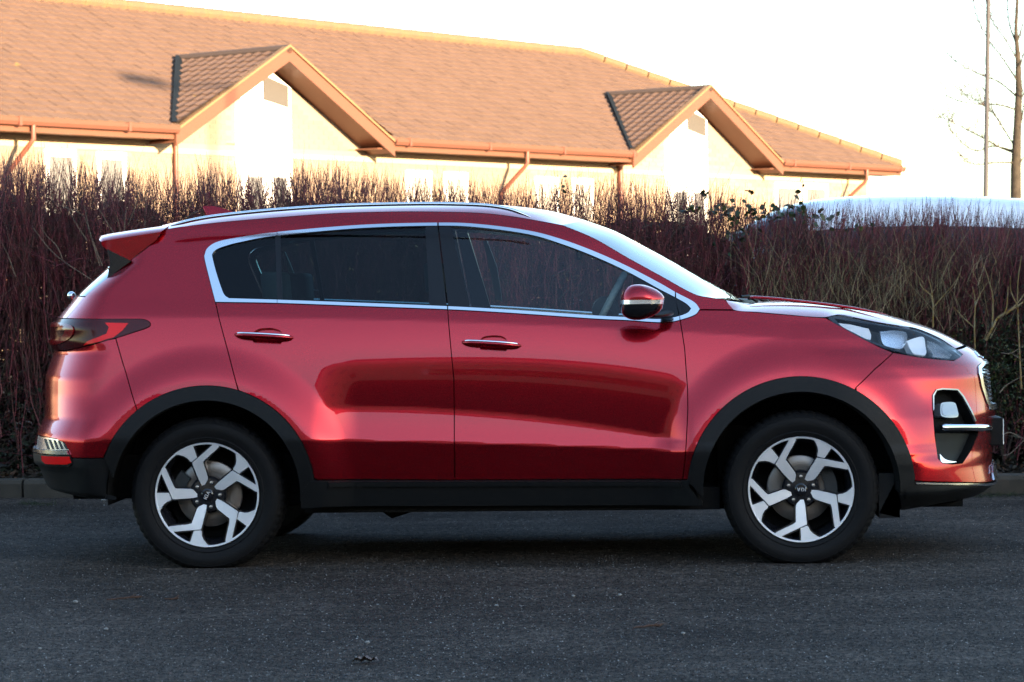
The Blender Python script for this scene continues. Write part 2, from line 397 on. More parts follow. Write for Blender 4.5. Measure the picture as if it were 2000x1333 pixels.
# tiles
TG, TW = .205, .20
pitch = math.atan2(RISE, AH); cp, sp = math.cos(pitch), math.sin(pitch)
def in_gable(s, n):
    for cs, hw, rs in GAB:
        zz = n/AH*RISE
        if abs(s-cs) < hw*(1-zz/rs) - .02 and zz < rs: return True
    return False
tm = MB(); tile_v = []; tiles = []
rows = int((AH/cp)/TG)
for r_ in range(rows+1):
    d = r_*TG
    n0 = d*cp
    s = SL
    while s < SR - n0*HE/AH - TW*.5:
        if not in_gable(s+TW/2, n0+.12): tiles.append(('m', s, d, r_))
        s += TW
def tile_shape():
    """slightly rolled interlocking tile, butt end lifted"""
    q = MB(); w_ = TW-.004; prof = [(0, .016), (.05, .03), (.10, .016), (.13, .010), (w_, .016)]
    v = []
    for (a, h) in prof: v += [(a, -.012, h+.012), (a, TG+.03, h-.006)]
    f = [(2*i, 2*i+2, 2*i+3, 2*i+1) for i in range(len(prof)-1)]
    k = len(v); v += [(a, -.012, -.012) for a, h in prof]
    f += [(k+i, k+i+1, 2*i+2, 2*i) for i in range(len(prof)-1)]
    q.add(v, f); return q
ts = tile_shape()
def place(kind, s, d, r_):
    j = random.uniform(-.003, .003)
    if kind == 'm':
        return Matrix(((1, 0, 0, s), (0, cp, -sp, d*cp), (0, sp, cp, ZE-.01+d*sp+j), (0, 0, 0, 1)))
    cs, hw, rs, side = kind; g = math.atan2(rs, hw); cg, sg = math.cos(g), math.sin(g)
    # d up the slope from foot, s is distance inwards
    if side < 0: return Matrix(((0, cg, -sg, cs-hw+d*cg), (-1, 0, 0, s+TW), (0, sg, cg, ZE+.02+d*sg+j), (0, 0, 0, 1)))
    return Matrix(((0, -cg, sg, cs+hw-d*cg), (1, 0, 0, s), (0, sg, cg, ZE+.02+d*sg+j), (0, 0, 0, 1)))
gt = []
for cs, hw, rs in GAB:
    g = math.atan2(rs, hw); L = hw/math.cos(g)
    for side in (-1, 1):
        for r_ in range(int(L/TG)+1):
            d = r_*TG
            if d + TG > L + .05: continue
            nmax = (d*math.sin(g))/RISE*AH
            s = -.02
            while s < nmax + .05:
                gt.append(((cs, hw, rs, side), s, d, r_)); s += TW
left_g = [t for t in gt if t[0][3] < 0]; right_g = [t for t in gt if t[0][3] > 0]
near = sorted([t for t in tiles if 0.2 < t[1] < 12 and t[2] < 4], key=lambda t: t[1]+t[2]*.5)
ownt = left_g + near[:max(0, 296-len(left_g))]
rest = [t for t in tiles if t not in set(near[:max(0, 296-len(left_g))])] + right_g
t0 = None
for t in ownt:
    if t0 is None: t0 = ts.build('roof_tile', M['tile'], bl); o = t0
    else: o = t0.copy(); C.objects.link(o); o.parent = bl
    o.matrix_local = place(*t)
V = np.array(ts.v); Fq = np.array(ts.f); mats = [np.array(place(*t)) for t in rest]
allv = np.concatenate([V @ m_[:3, :3].T + m_[:3, 3] for m_ in mats]); allf = np.concatenate([Fq + i*len(V) for i in range(len(mats))])
tag(mesh_obj('roof_tiling', allv, allf, M['tile'], bl), kind='stuff')
# gable roof decks, barge boards, valley leads, ridges
for gi, (cs, hw, rs) in enumerate(GAB):
    nb = rs/RISE*AH
    mb = MB()
    mb.add([(cs-hw, 0, ZE), (cs, 0, ZE+rs), (cs, nb, ZE+rs), (cs+hw, 0, ZE)], [(0, 1, 2), (3, 2, 1)])
    mb.build('gable_roof', M['deck'], bl)
    for side in (-1, 1):
        # barge board and soffit of the verge
        mb = MB(); e = .0
        foot = (cs+side*(hw+.02), ZE-.10); top = (cs, ZE+rs+.05)
        mb.prism([foot, top, (cs, top[1]-.20), (foot[0]-side*.0, foot[1]-.20)], lambda p, t: (p[0], t, p[1]), -.05, -.01)
        recalc(mb.build('barge_board', M['fascia'], bl))
        mb = MB()
        mb.prism([(foot[0], foot[1]+.012), (cs, top[1]+.012), (cs, top[1]+.05), (foot[0], foot[1]+.05)], lambda p, t: (p[0], t, p[1]), -.07, .04)
        recalc(mb.build('verge_trim', M['verge'], bl))
        mb = MB()
        mb.prism([(foot[0], foot[1]-.12), (cs, top[1]-.12), (cs, top[1]-.15), (foot[0], foot[1]-.15)], lambda p, t: (p[0], t, p[1]), -.008, OV+.02)
        recalc(mb.build('soffit', M['fascia'], bl))
    mb = MB(); mb.tube([(cs, -.05, ZE+rs+.03), (cs, nb+.1, ZE+rs+.03)], .07, 8); mb.build('ridge_tiles', M['deck'] if gi < 2 else M['ridge'], bl)
    mb = MB()
    g0 = Vector((cs-hw-.02, -.02, ZE+.02)); g1 = Vector((cs-.02, nb, ZE+rs+.04)); 
    mb.add([g0+Vector((-.06, 0, .03)), g0+Vector((.08, 0, .03)), g1+Vector((.08, 0, .02)), g1+Vector((-.10, 0, .05))], [(0, 1, 2, 3)])
    mb.add([g0+Vector((-.06, 0, .03)), g0+Vector((-.06, 0, -.03)), g1+Vector((-.10, 0, -.03)), g1+Vector((-.10, 0, .05))], [(0, 1, 2, 3)])
    mb.build('valley', M['lead'], bl)
# main ridge and hip as separate ridge tiles
rt = None
for a, b in (((SL, AH, zr+.03), (SR-HE, AH, zr+.03)), ((SR-HE, AH, zr+.03), (SR, 0, ZE+.02))):
    a, b = Vector(a), Vector(b); L = (b-a).length; nn = int(L/.45)
    for i in range(nn):
        p = a.lerp(b, i/nn)
        if rt is None:
            q = MB(); q.tube([(0, 0, 0), (.44, 0, 0)], [.105, .115], 8); rt = autosmooth(q.build('ridge_tile', M['ridge'], bl)); o = rt
        else: o = rt.copy(); C.objects.link(o); o.parent = bl
        o.matrix_local = Matrix.Translation(p) @ (b-a).to_track_quat('X', 'Z').to_matrix().to_4x4()
# fascia, soffit, gutters, downpipes
segs = [(SL, GAB[0][0]-GAB[0][1]), (GAB[0][0]+GAB[0][1], GAB[1][0]-GAB[1][1]), (GAB[1][0]+GAB[1][1], SR)]
for a, b in segs:
    mb = MB(); mb.box(a, .0, ZE-.20, b, .025, ZE-.03); mb.build('fascia', M['fascia'], bl)
    mb = MB(); mb.box(a-.3, .027, ZE-.19, b, OV+.01, ZE-.17); mb.build('soffit', M['fascia'], bl)
    mb = MB(); pr = [(-.12, ZE-.02), (-.115, ZE-.07), (-.09, ZE-.115), (-.05, ZE-.125), (-.01, ZE-.11), (-.003, ZE-.02), (-.015, ZE-.02), (-.02, ZE-.10), (-.05, ZE-.11), (-.085, ZE-.105), (-.105, ZE-.065), (-.11, ZE-.02)]
    mb.prism(pr, lambda p, t: (t, p[0], p[1]), a, b)
    u_ = a+.3
    while u_ < b:
        mb.box(u_, -.13, ZE-.13, u_+.05, -.0, ZE-.01); u_ += 2.0
    recalc(mb.build('gutter', M['gutter'], bl))
def pipe(pts, r=.035):
    mb = MB(); mb.tube(pts, r, 10); autosmooth(mb.build('downpipe', M['gutter'], bl), 50)
for px_g, px_w in ((72, 14), (1035, 982), (1697, 1645)):
    sg, sw = s_px(px_g, -.06), s_px(px_w, OV-.05)
    pipe([(sg, -.06, ZE-.1), (sg, -.06, ZE-.30), (sg-.03, -.03, ZE-.36), ((sg*.3+sw*.7), OV-.12, ZE-.72), (sw, OV-.06, ZE-.80), (sw, OV-.06, .3)])
for px_w, rr in ((348, .035), (1215, .05)):
    sw = s_px(px_w, OV-.05); pipe([(sw, OV-.06, ZE-.18), (sw, OV-.06, .3)], rr)
# street lamp outside the frame on the right; its head throws the small soft shadow on the roof
_s0 = s_px(300, 1.3); _P = BM @ Vector((_s0, 1.35, ZE+1.35*math.tan(pitch))); _L = _P + Vector(sdir)*(27/math.cos(SUN_E))
M['galv2'] = mat('painted_steel', (.1, .1, .1), .5, .3)
lq = empty('street_lamp', 'street lamp just outside the right side of the photo, its head shadows the roof', 'street lamp', (_L.x+.9, _L.y, 0))
mb = MB(); mb.tube([(0, 0, 0), (0, 0, _L.z-.1), (-.2, 0, _L.z+.05), (-.6, 0, _L.z+.06)], [.08, .045, .035, .03], 12); mb.build('pole', M['galv2'], lq)
mb = MB(); mb.box(-1.35, -.22, _L.z-.05, -.55, .22, _L.z+.12); bevel(mb.build('lamp_head', M['galv2'], lq), .05)
# ================================================================== building on the near side of the road (seen in the car's paint; its shade lies on the road)
ob = empty('office_building', 'long brick office block across the road, mirrored as the dark band in the red doors', 'building', (6, -33, 0))
mb = MB(); mb.box(-46, -8, 0, 62, 0, 10.7); mb.build('wall', M['wall_opp'], ob)
mb = MB(); mb.box(-46.3, -8.3, 10.7, 62.3, .3, 10.9); mb.build('roof_edge', M['plastic'], ob)
w0 = None
for fl in range(3):
    for i in range(24):
        if w0 is None:
            mb = MB(); mb.box(0, 0, 0, 1.5, .06, .06); mb.box(0, 0, 1.34, 1.5, .06, 1.4); mb.box(0, 0, .06, .06, .06, 1.34); mb.box(1.44, 0, .06, 1.5, .06, 1.34)
            w0 = mb.build('window', M['white'], ob); o = w0
            g = MB(); g.box(.06, 0, .06, 1.44, .02, 1.34); pn = g.build('pane', M['winglass'], o)
        else:
            o = w0.copy(); C.objects.link(o); o.parent = ob; q = pn.copy(); C.objects.link(q); q.parent = o
        o.location = (-44+i*4, .002, 1.1+fl*3.2)

# ================================================================== hedge
def twig_mesh(name, base, dirs, length, rad, bend, m, segs=2, sides=3, parent=None, wig=.03):
    """thousands of tapered bent twigs as one mesh"""
    n = len(base); d = dirs/np.linalg.norm(dirs, axis=1)[:, None]
    ref = np.where(np.abs(d[:, 1:2]) < .9, np.array([[0, 1., 0]]), np.array([[1., 0, 0]]))
    a = np.cross(d, ref); a /= np.linalg.norm(a, axis=1)[:, None]; b = np.cross(d, a)
    rings = []
    for k in range(segs+1):
        t = k/segs; c = base + d*(length*t)[:, None] + bend*(length*t*t)[:, None] + (rng.normal(0, wig, (n, 3))*length[:, None] if k else 0); rr = rad*(1-.75*t)
        for q in range(sides):
            an = 2*math.pi*q/sides; rings.append(c + a*(math.cos(an)*rr)[:, None] + b*(math.sin(an)*rr)[:, None])
    Vt = np.stack(rings, 1).reshape(-1, 3); per = (segs+1)*sides
    fq = []
    for k in range(segs):
        for q in range(sides): fq.append((k*sides+q, k*sides+(q+1) % sides, (k+1)*sides+(q+1) % sides, (k+1)*sides+q))
    fq = np.array(fq); Fa = (fq[None] + (np.arange(n)*per)[:, None, None]).reshape(-1, 4)
    me = bpy.data.meshes.new(name); me.vertices.add(len(Vt)); me.vertices.foreach_set('co', Vt.ravel())
    me.loops.add(Fa.size); me.loops.foreach_set('vertex_index', Fa.ravel().astype(np.int32))
    me.polygons.add(len(Fa)); me.polygons.foreach_set('loop_start', np.arange(0, Fa.size, 4, dtype=np.int32))
    me.update(); me.validate(); me.materials.append(m)
    o = bpy.data.objects.new(name, me); C.objects.link(o)
    if parent: o.parent = parent
    return o
def leaf_mesh(name, cen, size, m, parent=None, up=.5, narrow=.6):
    n = len(cen); nr = rng.normal(size=(n, 3)); nr[:, 2] += up; nr /= np.linalg.norm(nr, axis=1)[:, None]
    a = np.cross(nr, rng.normal(size=(n, 3))); a /= np.linalg.norm(a, axis=1)[:, None]; b = np.cross(nr, a)
    s_ = size[:, None]
    pts = [cen-a*s_, cen-a*s_*.3-b*s_*narrow+nr*s_*.15, cen+a*s_*.45-b*s_*narrow*.8+nr*s_*.12, cen+a*s_, cen+a*s_*.45+b*s_*narrow*.8+nr*s_*.12, cen-a*s_*.3+b*s_*narrow+nr*s_*.15]
    Vt = np.stack(pts, 1).reshape(-1, 3); f = np.array([(0, 1, 2, 3), (0, 3, 4, 5)])
    Fa = (f[None]+(np.arange(n)*6)[:, None, None]).reshape(-1, 4)
    return mesh_obj(name, Vt, Fa, m, parent)
M['stem'] = island_mat('red_stems', [(.12, .018, .026), (.16, .027, .036), (.07, .012, .017), (.06, .020, .017), (.12, .020, .028), (.055, .018, .015), (.18, .055, .055), (.045, .022, .016)], .55)
M['stem_b'] = island_mat('brown_stems', [(.022, .015, .012), (.034, .022, .016), (.014, .011, .009), (.055, .040, .028), (.024, .022, .011), (.042, .014, .016)], .7)
M['stem_c'] = island_mat('mixed_twigs', [(.10, .018, .03), (.03, .022, .014), (.06, .014, .022), (.075, .058, .042), (.022, .018, .012), (.14, .03, .045), (.04, .032, .018), (.05, .016, .018), (.02, .012, .012)], .65)
M['straw'] = island_mat('dry_grass', [(.22, .16, .085), (.15, .11, .06), (.10, .08, .04), (.27, .20, .12)], .8)
M['ivy'] = island_mat('green_leaves', [(.009, .024, .009), (.014, .03, .009), (.024, .036, .01), (.007, .017, .009), (.05, .055, .012)], .45)
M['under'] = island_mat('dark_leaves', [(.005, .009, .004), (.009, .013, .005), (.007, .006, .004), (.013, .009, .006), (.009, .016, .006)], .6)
M['lichen'] = mat('lichen_bark', (.13, .075, .01), .85, var=(25, (.16, .13, .08)))
M['pale_stem'] = mat('pale_stem', (.13, .10, .075), .7, var=(12, (.06, .042, .034)))
def top_z(x): return 2.03 - .052*(x+2.5) - .10*sm(x, .8, 2.2) + .03*np.sin(x*3.1)+.02*np.sin(x*7.7)
hg = empty('hedge', 'dense bare winter hedge of thin dark red stems behind the red car', 'hedge', (0, 0, 0))
NM = 9000
bx = rng.uniform(-6.5, 6.5, NM); by = rng.uniform(5.0, 6.4, NM); hz = top_z(bx)
ln = rng.uniform(.6, 1.5, NM); zt_h = hz*(1-.35*rng.random(NM)**2.2) + rng.normal(0, .02, NM)
bz = np.maximum(zt_h-ln, .08); ln = zt_h-bz
dr = np.stack([rng.normal(0, .16, NM)+.08*(bx > 1.2), rng.normal(0, .10, NM), np.ones(NM)], 1)
bend = np.stack([rng.normal(0, .16, NM), rng.normal(0, .08, NM), np.zeros(NM)], 1)
SB = np.stack([bx, by, bz], 1)
redp = lambda x, z: np.clip(.05+1.15*np.clip((z-.45)/.75, 0, 1)-.22*sm(x, .9, 2.4)*(1-np.clip((z-1.2)/.3, 0, 1)), .05, .95)
red = rng.random(NM) < redp(bx, bz+ln*.6)
NC = 74000
pi_ = rng.integers(0, NM, NC); t_ = rng.uniform(.12, .97, NC); d_ = dr/np.linalg.norm(dr, axis=1)[:, None]
cb = SB[pi_]+d_[pi_]*(ln[pi_]*t_)[:, None]+bend[pi_]*(ln[pi_]*t_*t_)[:, None]
an = rng.uniform(0, 6.283, NC); sp_ = rng.uniform(.25, .75, NC)
cd = d_[pi_]+np.stack([np.cos(an)*sp_, np.sin(an)*sp_*.6, rng.uniform(-.1, .3, NC)], 1)
cl = rng.uniform(.08, .34, NC); cl = np.minimum(cl, np.maximum(top_z(cb[:, 0])+.05+.09*rng.random(NC)**3-cb[:, 2], .05))
cbd = np.stack([-np.cos(an)*sp_*.4, -np.sin(an)*sp_*.2, np.full(NC, .12)], 1)+rng.normal(0, .08, (NC, 3))
cred = rng.random(NC) < redp(cb[:, 0], cb[:, 2])
for nm, msk, cm_, mm in (('red_stems', red, cred, M['stem']), ('brown_stems', ~red, ~cred, M['stem_b'])):
    tag(twig_mesh(nm, SB[msk], dr[msk], ln[msk], rng.uniform(.0022, .0046, NM)[msk], bend[msk], mm, segs=5, parent=hg, wig=.012), kind='stuff')
    tag(twig_mesh(nm.replace('stems', 'branchlets'), cb[cm_], cd[cm_], cl[cm_], rng.uniform(.0016, .0034, NC)[cm_], cbd[cm_], mm, parent=hg), kind='stuff')
# tangled side twigs
NT = 36000
bx2 = rng.uniform(-6.5, 6.5, NT); bz2 = .15 + (top_z(bx2)-.35)*rng.random(NT)**1.1; by2 = rng.uniform(4.9, 6.2, NT)
dr2 = rng.normal(0, 1, (NT, 3)); dr2[:, 2] = np.abs(dr2[:, 2])*.8
tag(twig_mesh('side_twigs', np.stack([bx2, by2, bz2], 1), dr2, rng.uniform(.10, .36, NT), rng.uniform(.001, .0026, NT), rng.normal(0, .3, (NT, 3)), M['stem_c'], parent=hg, wig=.06), kind='stuff')
# dead and dark green leaves low down inside
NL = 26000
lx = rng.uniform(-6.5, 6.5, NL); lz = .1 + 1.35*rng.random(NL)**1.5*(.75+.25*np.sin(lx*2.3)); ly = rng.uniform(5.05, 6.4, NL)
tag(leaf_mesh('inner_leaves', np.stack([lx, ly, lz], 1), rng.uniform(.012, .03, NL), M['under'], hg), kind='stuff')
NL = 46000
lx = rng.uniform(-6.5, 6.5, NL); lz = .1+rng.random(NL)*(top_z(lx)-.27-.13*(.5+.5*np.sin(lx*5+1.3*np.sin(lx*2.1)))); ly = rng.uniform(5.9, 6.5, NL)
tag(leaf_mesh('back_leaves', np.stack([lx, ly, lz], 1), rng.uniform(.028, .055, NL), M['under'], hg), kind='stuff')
def at_depth(px, py, Y=5.0): return at_y(px, py, Y)
# pale straw among the stems, right of the windscreen
ng = 800
gx = np.concatenate([rng.normal(at_y(1680, 500, 5)[0], .38, ng//2), rng.uniform(at_y(1450, 500, 5)[0], at_y(1950, 500, 5)[0], ng//2)])
gzz = rng.normal(1.12, .13, ng); gy = rng.uniform(4.75, 5.2, ng)
gdr = np.stack([rng.normal(0, .35, ng), rng.normal(0, .25, ng), np.ones(ng)], 1)
tag(twig_mesh('dry_grass', np.stack([gx, gy, gzz], 1), gdr, rng.uniform(.12, .42, ng), rng.uniform(.001, .0026, ng), rng.normal(0, .35, (ng, 3)), M['straw'], segs=3), 'clump of dry straw-coloured grass in the hedge above the bonnet', 'dry grass', kind='stuff')
# bramble leaves on the hedge top
bc = []
for px, py, sx, sy, k in ((1350, 410, 26, 12, 20), (1410, 412, 40, 14, 38), (1470, 418, 40, 20, 50), (1540, 415, 40, 16, 44), (1595, 428, 25, 16, 24), (1660, 445, 40, 20, 16), (1375, 380, 5, 8, 6), (1468, 376, 8, 6, 5), (1450, 460, 60, 30, 40)):
    for _ in range(k):
        bc.append(at_y(random.gauss(px, sx*.5), random.gauss(py, sy*.5), random.uniform(4.95, 5.5)))
tag(leaf_mesh('bramble', np.array(bc), rng.uniform(.011, .026, len(bc)), M['ivy'], None, up=.1, narrow=.75), 'trailing green bramble leaves on the hedge top in front of the white car', 'bramble', kind='stuff')
# single sprig with leaves standing above the hedge
def sprig(px, py, h, name, label, nleaf=7, lean=.1, ms=M['stem_b']):
    b = at_y(px, py+h, 5.2); t = at_y(px, py, 5.2); e = empty(name, label, 'sprig', tuple(b))
    L = t[2]-b[2]; mb = MB(); mb.tube([(0, 0, 0), (lean*L*.3, 0, L*.5), (lean*L, 0, L)], [.003, .0025, .001], 5); mb.build('stem', ms, e)
    pts = np.array([(random.uniform(-.02, .03)+lean*L*q, random.uniform(-.02, .02), L*q) for q in np.linspace(.35, 1, nleaf)])
    for p in pts:
        leaf_mesh('leaf', np.array([p]), np.array([random.uniform(.014, .024)]), M['ivy'], e, up=0, narrow=.7)
sprig(1092, 345, 90, 'leafy_sprig', 'leafy green sprig standing up from the hedge above the car roof')
sprig(1548, 352, 70, 'leafy_sprig', 'thin reddish sprig rising in front of the small right hand windows', 5, .3, M['stem'])
# bare arching pale stems on the left
ST = [[(60, 670), (118, 800), (88, 500), (61, 452)], [(240, 600), (190, 555), (110, 500), (64, 445)], [(122, 506), (110, 480), (90, 460), (78, 440)], [(170, 470), (150, 440), (134, 410)], [(200, 520), (175, 455), (160, 420), (112, 400)],
      [(195, 520), (180, 470), (168, 420), (165, 398)], [(235, 470), (215, 445), (200, 420), (190, 405)], [(236, 455), (230, 430), (224, 412)], [(242, 470), (244, 430), (246, 402)], [(250, 440), (262, 410), (272, 375)], [(283, 450), (284, 410), (286, 385)], [(30, 540), (14, 495), (0, 470)], [(355, 440), (372, 420), (396, 410)]]
SLAB = ['short pale shoot forking off to the right of the long curved one, far left', 'short straight pale shoot left of the spoiler tip', 'long pale shoot slanting up left above the rear window', 'second slanting pale shoot, just right of the long one above the rear window',
        'pale shoot ending directly above the spoiler tip', 'small pale shoot behind the rear edge of the spoiler', 'short upright pale shoot above the middle of the spoiler', 'tallest pale shoot, leaning right above the spoiler', 'upright pale shoot between the spoiler and the roof aerial', 'pale shoot cut by the left edge of the photo', 'thin curved shoot just left of the roof aerial', 'thin curved shoot touching the base of the roof aerial']
for i, pl in enumerate(ST[1:]):
    e = empty('woody_shoot', SLAB[i], 'shoot', tuple(at_y(*pl[0], 4.95)), 'pale bare shoots left of the red car')
    b = np.array(e.location); pts = catmull([at_y(px, py, 4.95-.04*j)-b for j, (px, py) in enumerate(pl)], 4)
    mb = MB(); mb.tube([tuple(p) for p in pts], [.0042*(1-.6*k/len(pts)) for k in range(len(pts))], 5); mb.build('stem', M['pale_stem'], e)
# lichen covered saplings lower right
SP = [[[(1925, 665), (1938, 640), (1950, 620), (1972, 608), (2000, 590)], [(1938, 640), (1940, 605), (1938, 570), (1922, 520)], [(1950, 622), (1965, 605), (1968, 560)], [(1965, 614), (1990, 590), (2010, 560)]],
      [[(1905, 700), (1902, 640), (1905, 590), (1900, 560)], [(1902, 640), (1880, 620), (1862, 600)], [(1904, 600), (1915, 575), (1930, 550)]],
      [[(1822, 640), (1822, 600), (1820, 570), (1812, 540)], [(1822, 602), (1845, 575), (1858, 560), (1875, 535)], [(1821, 580), (1800, 560), (1795, 545)]],
      [[(1995, 760), (1990, 640), (1988, 560), (1994, 500)], [(1989, 600), (1975, 570), (1972, 540)]],
      [[(1955, 690), (1975, 690), (2005, 672)], [(1975, 690), (1990, 700), (2010, 705)]],
      [[(1952, 768), (1968, 752), (2000, 735), (2012, 738)]], [[(1958, 850), (1975, 846), (2008, 862)]], [[(1960, 890), (1975, 885), (2010, 850)]]]
for i, br in enumerate(SP):
    b = at_y(*br[0][0], 4.7); lb = ['sapling with orange lichen forking just beyond the car nose', 'upright lichen covered twig left of the forked sapling', 'lichen covered sapling rising above the headlight', 'tall lichen covered stem at the right edge of the photo', 'pale twig reaching right at the height of the bonnet emblem',
      'bare twig level with the grille at the right edge', 'bare twig beside the number plate', 'lowest bare twig by the number plate'][i]
    e = empty('sapling' if i < 4 else 'bare_twig', lb, 'sapling' if i < 4 else 'twig', tuple(b))
    for j, pl in enumerate(br):
        pts = catmull([at_y(px, py, 4.7)-b+np.array([0, random.uniform(-.03, .03), 0])*(k > 0) for k, (px, py) in enumerate(pl)], 4)
        mb = MB(); r0 = (.009 if i == 0 else .006)*(.6 if i > 3 else 1)*(1 if j == 0 else .7)
        mb.tube([tuple(p) for p in pts], [r0*(1-.6*k/len(pts)) for k in range(len(pts))], 6); mb.build('branch' if j else 'stem', M['lichen'] if i < 4 else M['pale_stem'], e)
# small-leaved evergreen shrub lower right
NE = 9000
ex = rng.normal(0, 1, (NE, 3)); ex /= np.linalg.norm(ex, axis=1)[:, None]; ex *= (rng.random(NE)**.4)[:, None]
cen = at_y(1960, 720, 5.15); er = np.array([.5, .35, .38])*(1+.15*np.sin(ex[:, :1]*9))
esh = empty('evergreen_shrub', 'low dark evergreen shrub with tiny leaves beyond the car nose', 'shrub', (cen[0], cen[1], .1))
leaf_mesh('foliage', ex*er+cen-np.array([cen[0], cen[1], .1]), rng.uniform(.006, .013, NE), M['ivy'], esh, up=.8, narrow=.5)
mb = MB()
for k in range(9): mb.tube([(0, 0, 0), (random.uniform(-.15, .15), random.uniform(-.1, .1), .35), (random.uniform(-.35, .35), random.uniform(-.2, .2), .75)], [.01, .007, .002], 5)
mb.build('branches', M['stem_b'], esh)
# litter under the hedge
NF = 5000
fx = rng.uniform(-6, 6.5, NF); fy = np.clip(4.35-.0765*fx+np.abs(rng.normal(0, .5, NF)), 0, 6.5); fz = .1+rng.random(NF)*.03
M['litter'] = island_mat('dead_leaves', [(.022, .013, .007), (.013, .009, .006), (.04, .018, .008), (.009, .007, .005), (.018, .015, .009)], .8)
tag(leaf_mesh('leaf_litter', np.stack([fx, fy, fz], 1), rng.uniform(.01, .028, NF), M['litter'], None, up=2), 'brown fallen leaves lying in the verge under the hedge', 'fallen leaves', kind='stuff')
for px, py, k in ((62, 985, 60), (90, 990, 30), (1900, 968, 120), (1960, 968, 120), (20, 978, 20)):
    pass
tuft = []
for px, py, k, s_ in ((60, 985, 70, .05), (80, 988, 40, .08), (1890, 972, 160, .2), (1960, 968, 160, .16), (640, 960, 20, .2)):
    g = on_ground(px, py)
    for _ in range(k): tuft.append((g[0]+random.gauss(0, s_), g[1]+random.gauss(0, .025), 0))
tuft = np.array(tuft); nt_ = len(tuft)
M['grass'] = island_mat('moss_grass', [(.016, .024, .008), (.024, .034, .008), (.01, .015, .005)], .8)
tag(twig_mesh('kerb_weeds', tuft, np.stack([rng.normal(0, .6, nt_), rng.normal(0, .6, nt_), np.ones(nt_)], 1), rng.uniform(.008, .035, nt_), rng.uniform(.001, .002, nt_), rng.normal(0, .3, (nt_, 3)), M['grass']), 'thin moss and weeds growing in the gutter along the kerb', 'weeds', kind='stuff')

# ================================================================== bare tree and lamp post on the right
M['bark'] = mat('bark', (.022, .018, .012), .85, var=(8, (.04, .032, .022)), bump=(40, .6, .01))
M['twig'] = mat('twig', (.05, .034, .026), .8)
TY = 48.0; TK = 2.03
tb = at_y(1984, 400, TY); troot = empty('bare_tree', 'bare leafless tree at the right edge with branches spreading left', 'tree', (tb[0], TY, .3))
def tp(px, py, dy=0): return Vector(at_y(px, py, TY+dy)) - Vector((tb[0], TY, .3))
mb = MB(); mb.tube([(0, 0, 0), tp(1984, 400), tp(1984, 330), tp(1987, 250), tp(1990, 180), tp(1988, 110), tp(1984, 60), tp(1990, -60), tp(1996, -220)], [q*TK for q in (.085, .062, .058, .046, .04, .03, .022, .016, .006)], 10)
autosmooth(mb.build('trunk', M['bark'], troot), 60)
BR = [[(1985, 292), (1962, 255), (1945, 228), (1920, 205), (1880, 182)], [(1983, 300), (1950, 287), (1920, 270), (1880, 250), (1845, 232), (1828, 232)], [(1985, 285), (1998, 220), (2010, 150), (2030, 60)], [(1986, 215), (1950, 205), (1915, 205), (1880, 200), (1850, 190)],
      [(1987, 190), (1950, 160), (1905, 142), (1860, 115), (1835, 80)], [(1988, 160), (1955, 110), (1925, 70), (1905, 20), (1900, -40)], [(1988, 120), (1965, 80), (1940, 45), (1925, 0)], [(1985, 330), (2010, 290), (2040, 230)], [(1987, 200), (2010, 170), (2050, 100)],
      [(1984, 318), (1950, 318), (1905, 322), (1880, 315)], [(1984, 296), (1940, 286), (1905, 295), (1870, 270), (1850, 240)], [(1986, 90), (1970, 40), (1966, -30), (1950, -120)], [(1988, 80), (2005, 20), (2020, -80)], [(1987, 150), (2000, 100), (2010, 40)]]
tw = MB()
for bi, pl in enumerate(BR):
    ys = [TK*random.uniform(-.6, .6)*k/3 for k in range(len(pl))]
    pts = catmull([np.array(tp(px, py, ys[k])) for k, (px, py) in enumerate(pl)], 4); n = len(pts)
    q = MB(); q.tube([tuple(p) for p in pts], [TK*.012*(1-.82*k/n) for k in range(n)], 6); q.build('branch', M['bark'], troot)
    for k in range(3, n):
        for _ in range(2 if k < 6 else 3):
            p = Vector(pts[k]); t = (Vector(pts[k])-Vector(pts[k-1])).normalized()
            d = (t*.7 + Vector((random.gauss(0, .5), random.gauss(0, .5), random.uniform(.1, .9)))).normalized(); L = TK*random.uniform(.25, .75)
            p2 = p+d*L*.5+Vector((0, 0, .03)); p3 = p2+(d+Vector((random.gauss(0, .2), 0, .35))).normalized()*L*.5
            tw.tube([p, p2, p3], [TK*.0034, TK*.0022, TK*.0009], 3, cap=False)
            if random.random() < .6:
                d2 = (d+Vector((random.gauss(0, .5), random.gauss(0, .4), .3))).normalized(); tw.tube([p2, p2+d2*L*.45], [TK*.0028, TK*.001], 3, cap=False)
tag(tw.build('twigs', M['twig'], troot), kind='stuff')
LY = 46.0
lt, lb_ = Vector(at_y(1930.5, 0, LY)), Vector(at_y(1925, 390, LY)); ld = (lt-lb_)/(lt.z-lb_.z)
lbase = lb_ + ld*(.3-lb_.z); M['galv'] = mat('galvanised_steel', (.05, .048, .047), .5, .3)
lp = empty('lamp_post', 'tall slim grey lamp post in front of the bare tree branches', 'lamp post', tuple(lbase))
mb = MB(); mb.tube([(0, 0, 0), ld*1.2], [.10, .10], 12); mb.build('base_column', M['galv'], lp)
mb = MB(); mb.tube([ld*1.2, ld*1.25, ld*10.0, ld*10.15+Vector((-.15, 0, 0)), ld*10.2+Vector((-.6, 0, 0))], [.09, .056, .045, .04, .03], 12); autosmooth(mb.build('pole', M['galv'], lp), 60)
mb = MB(); mb.box(ld.x*10.2-1.2, -.14, 10.15, ld.x*10.2-.55, .14, 10.3); bevel(mb.build('lamp_head', M['galv'], lp), .03)
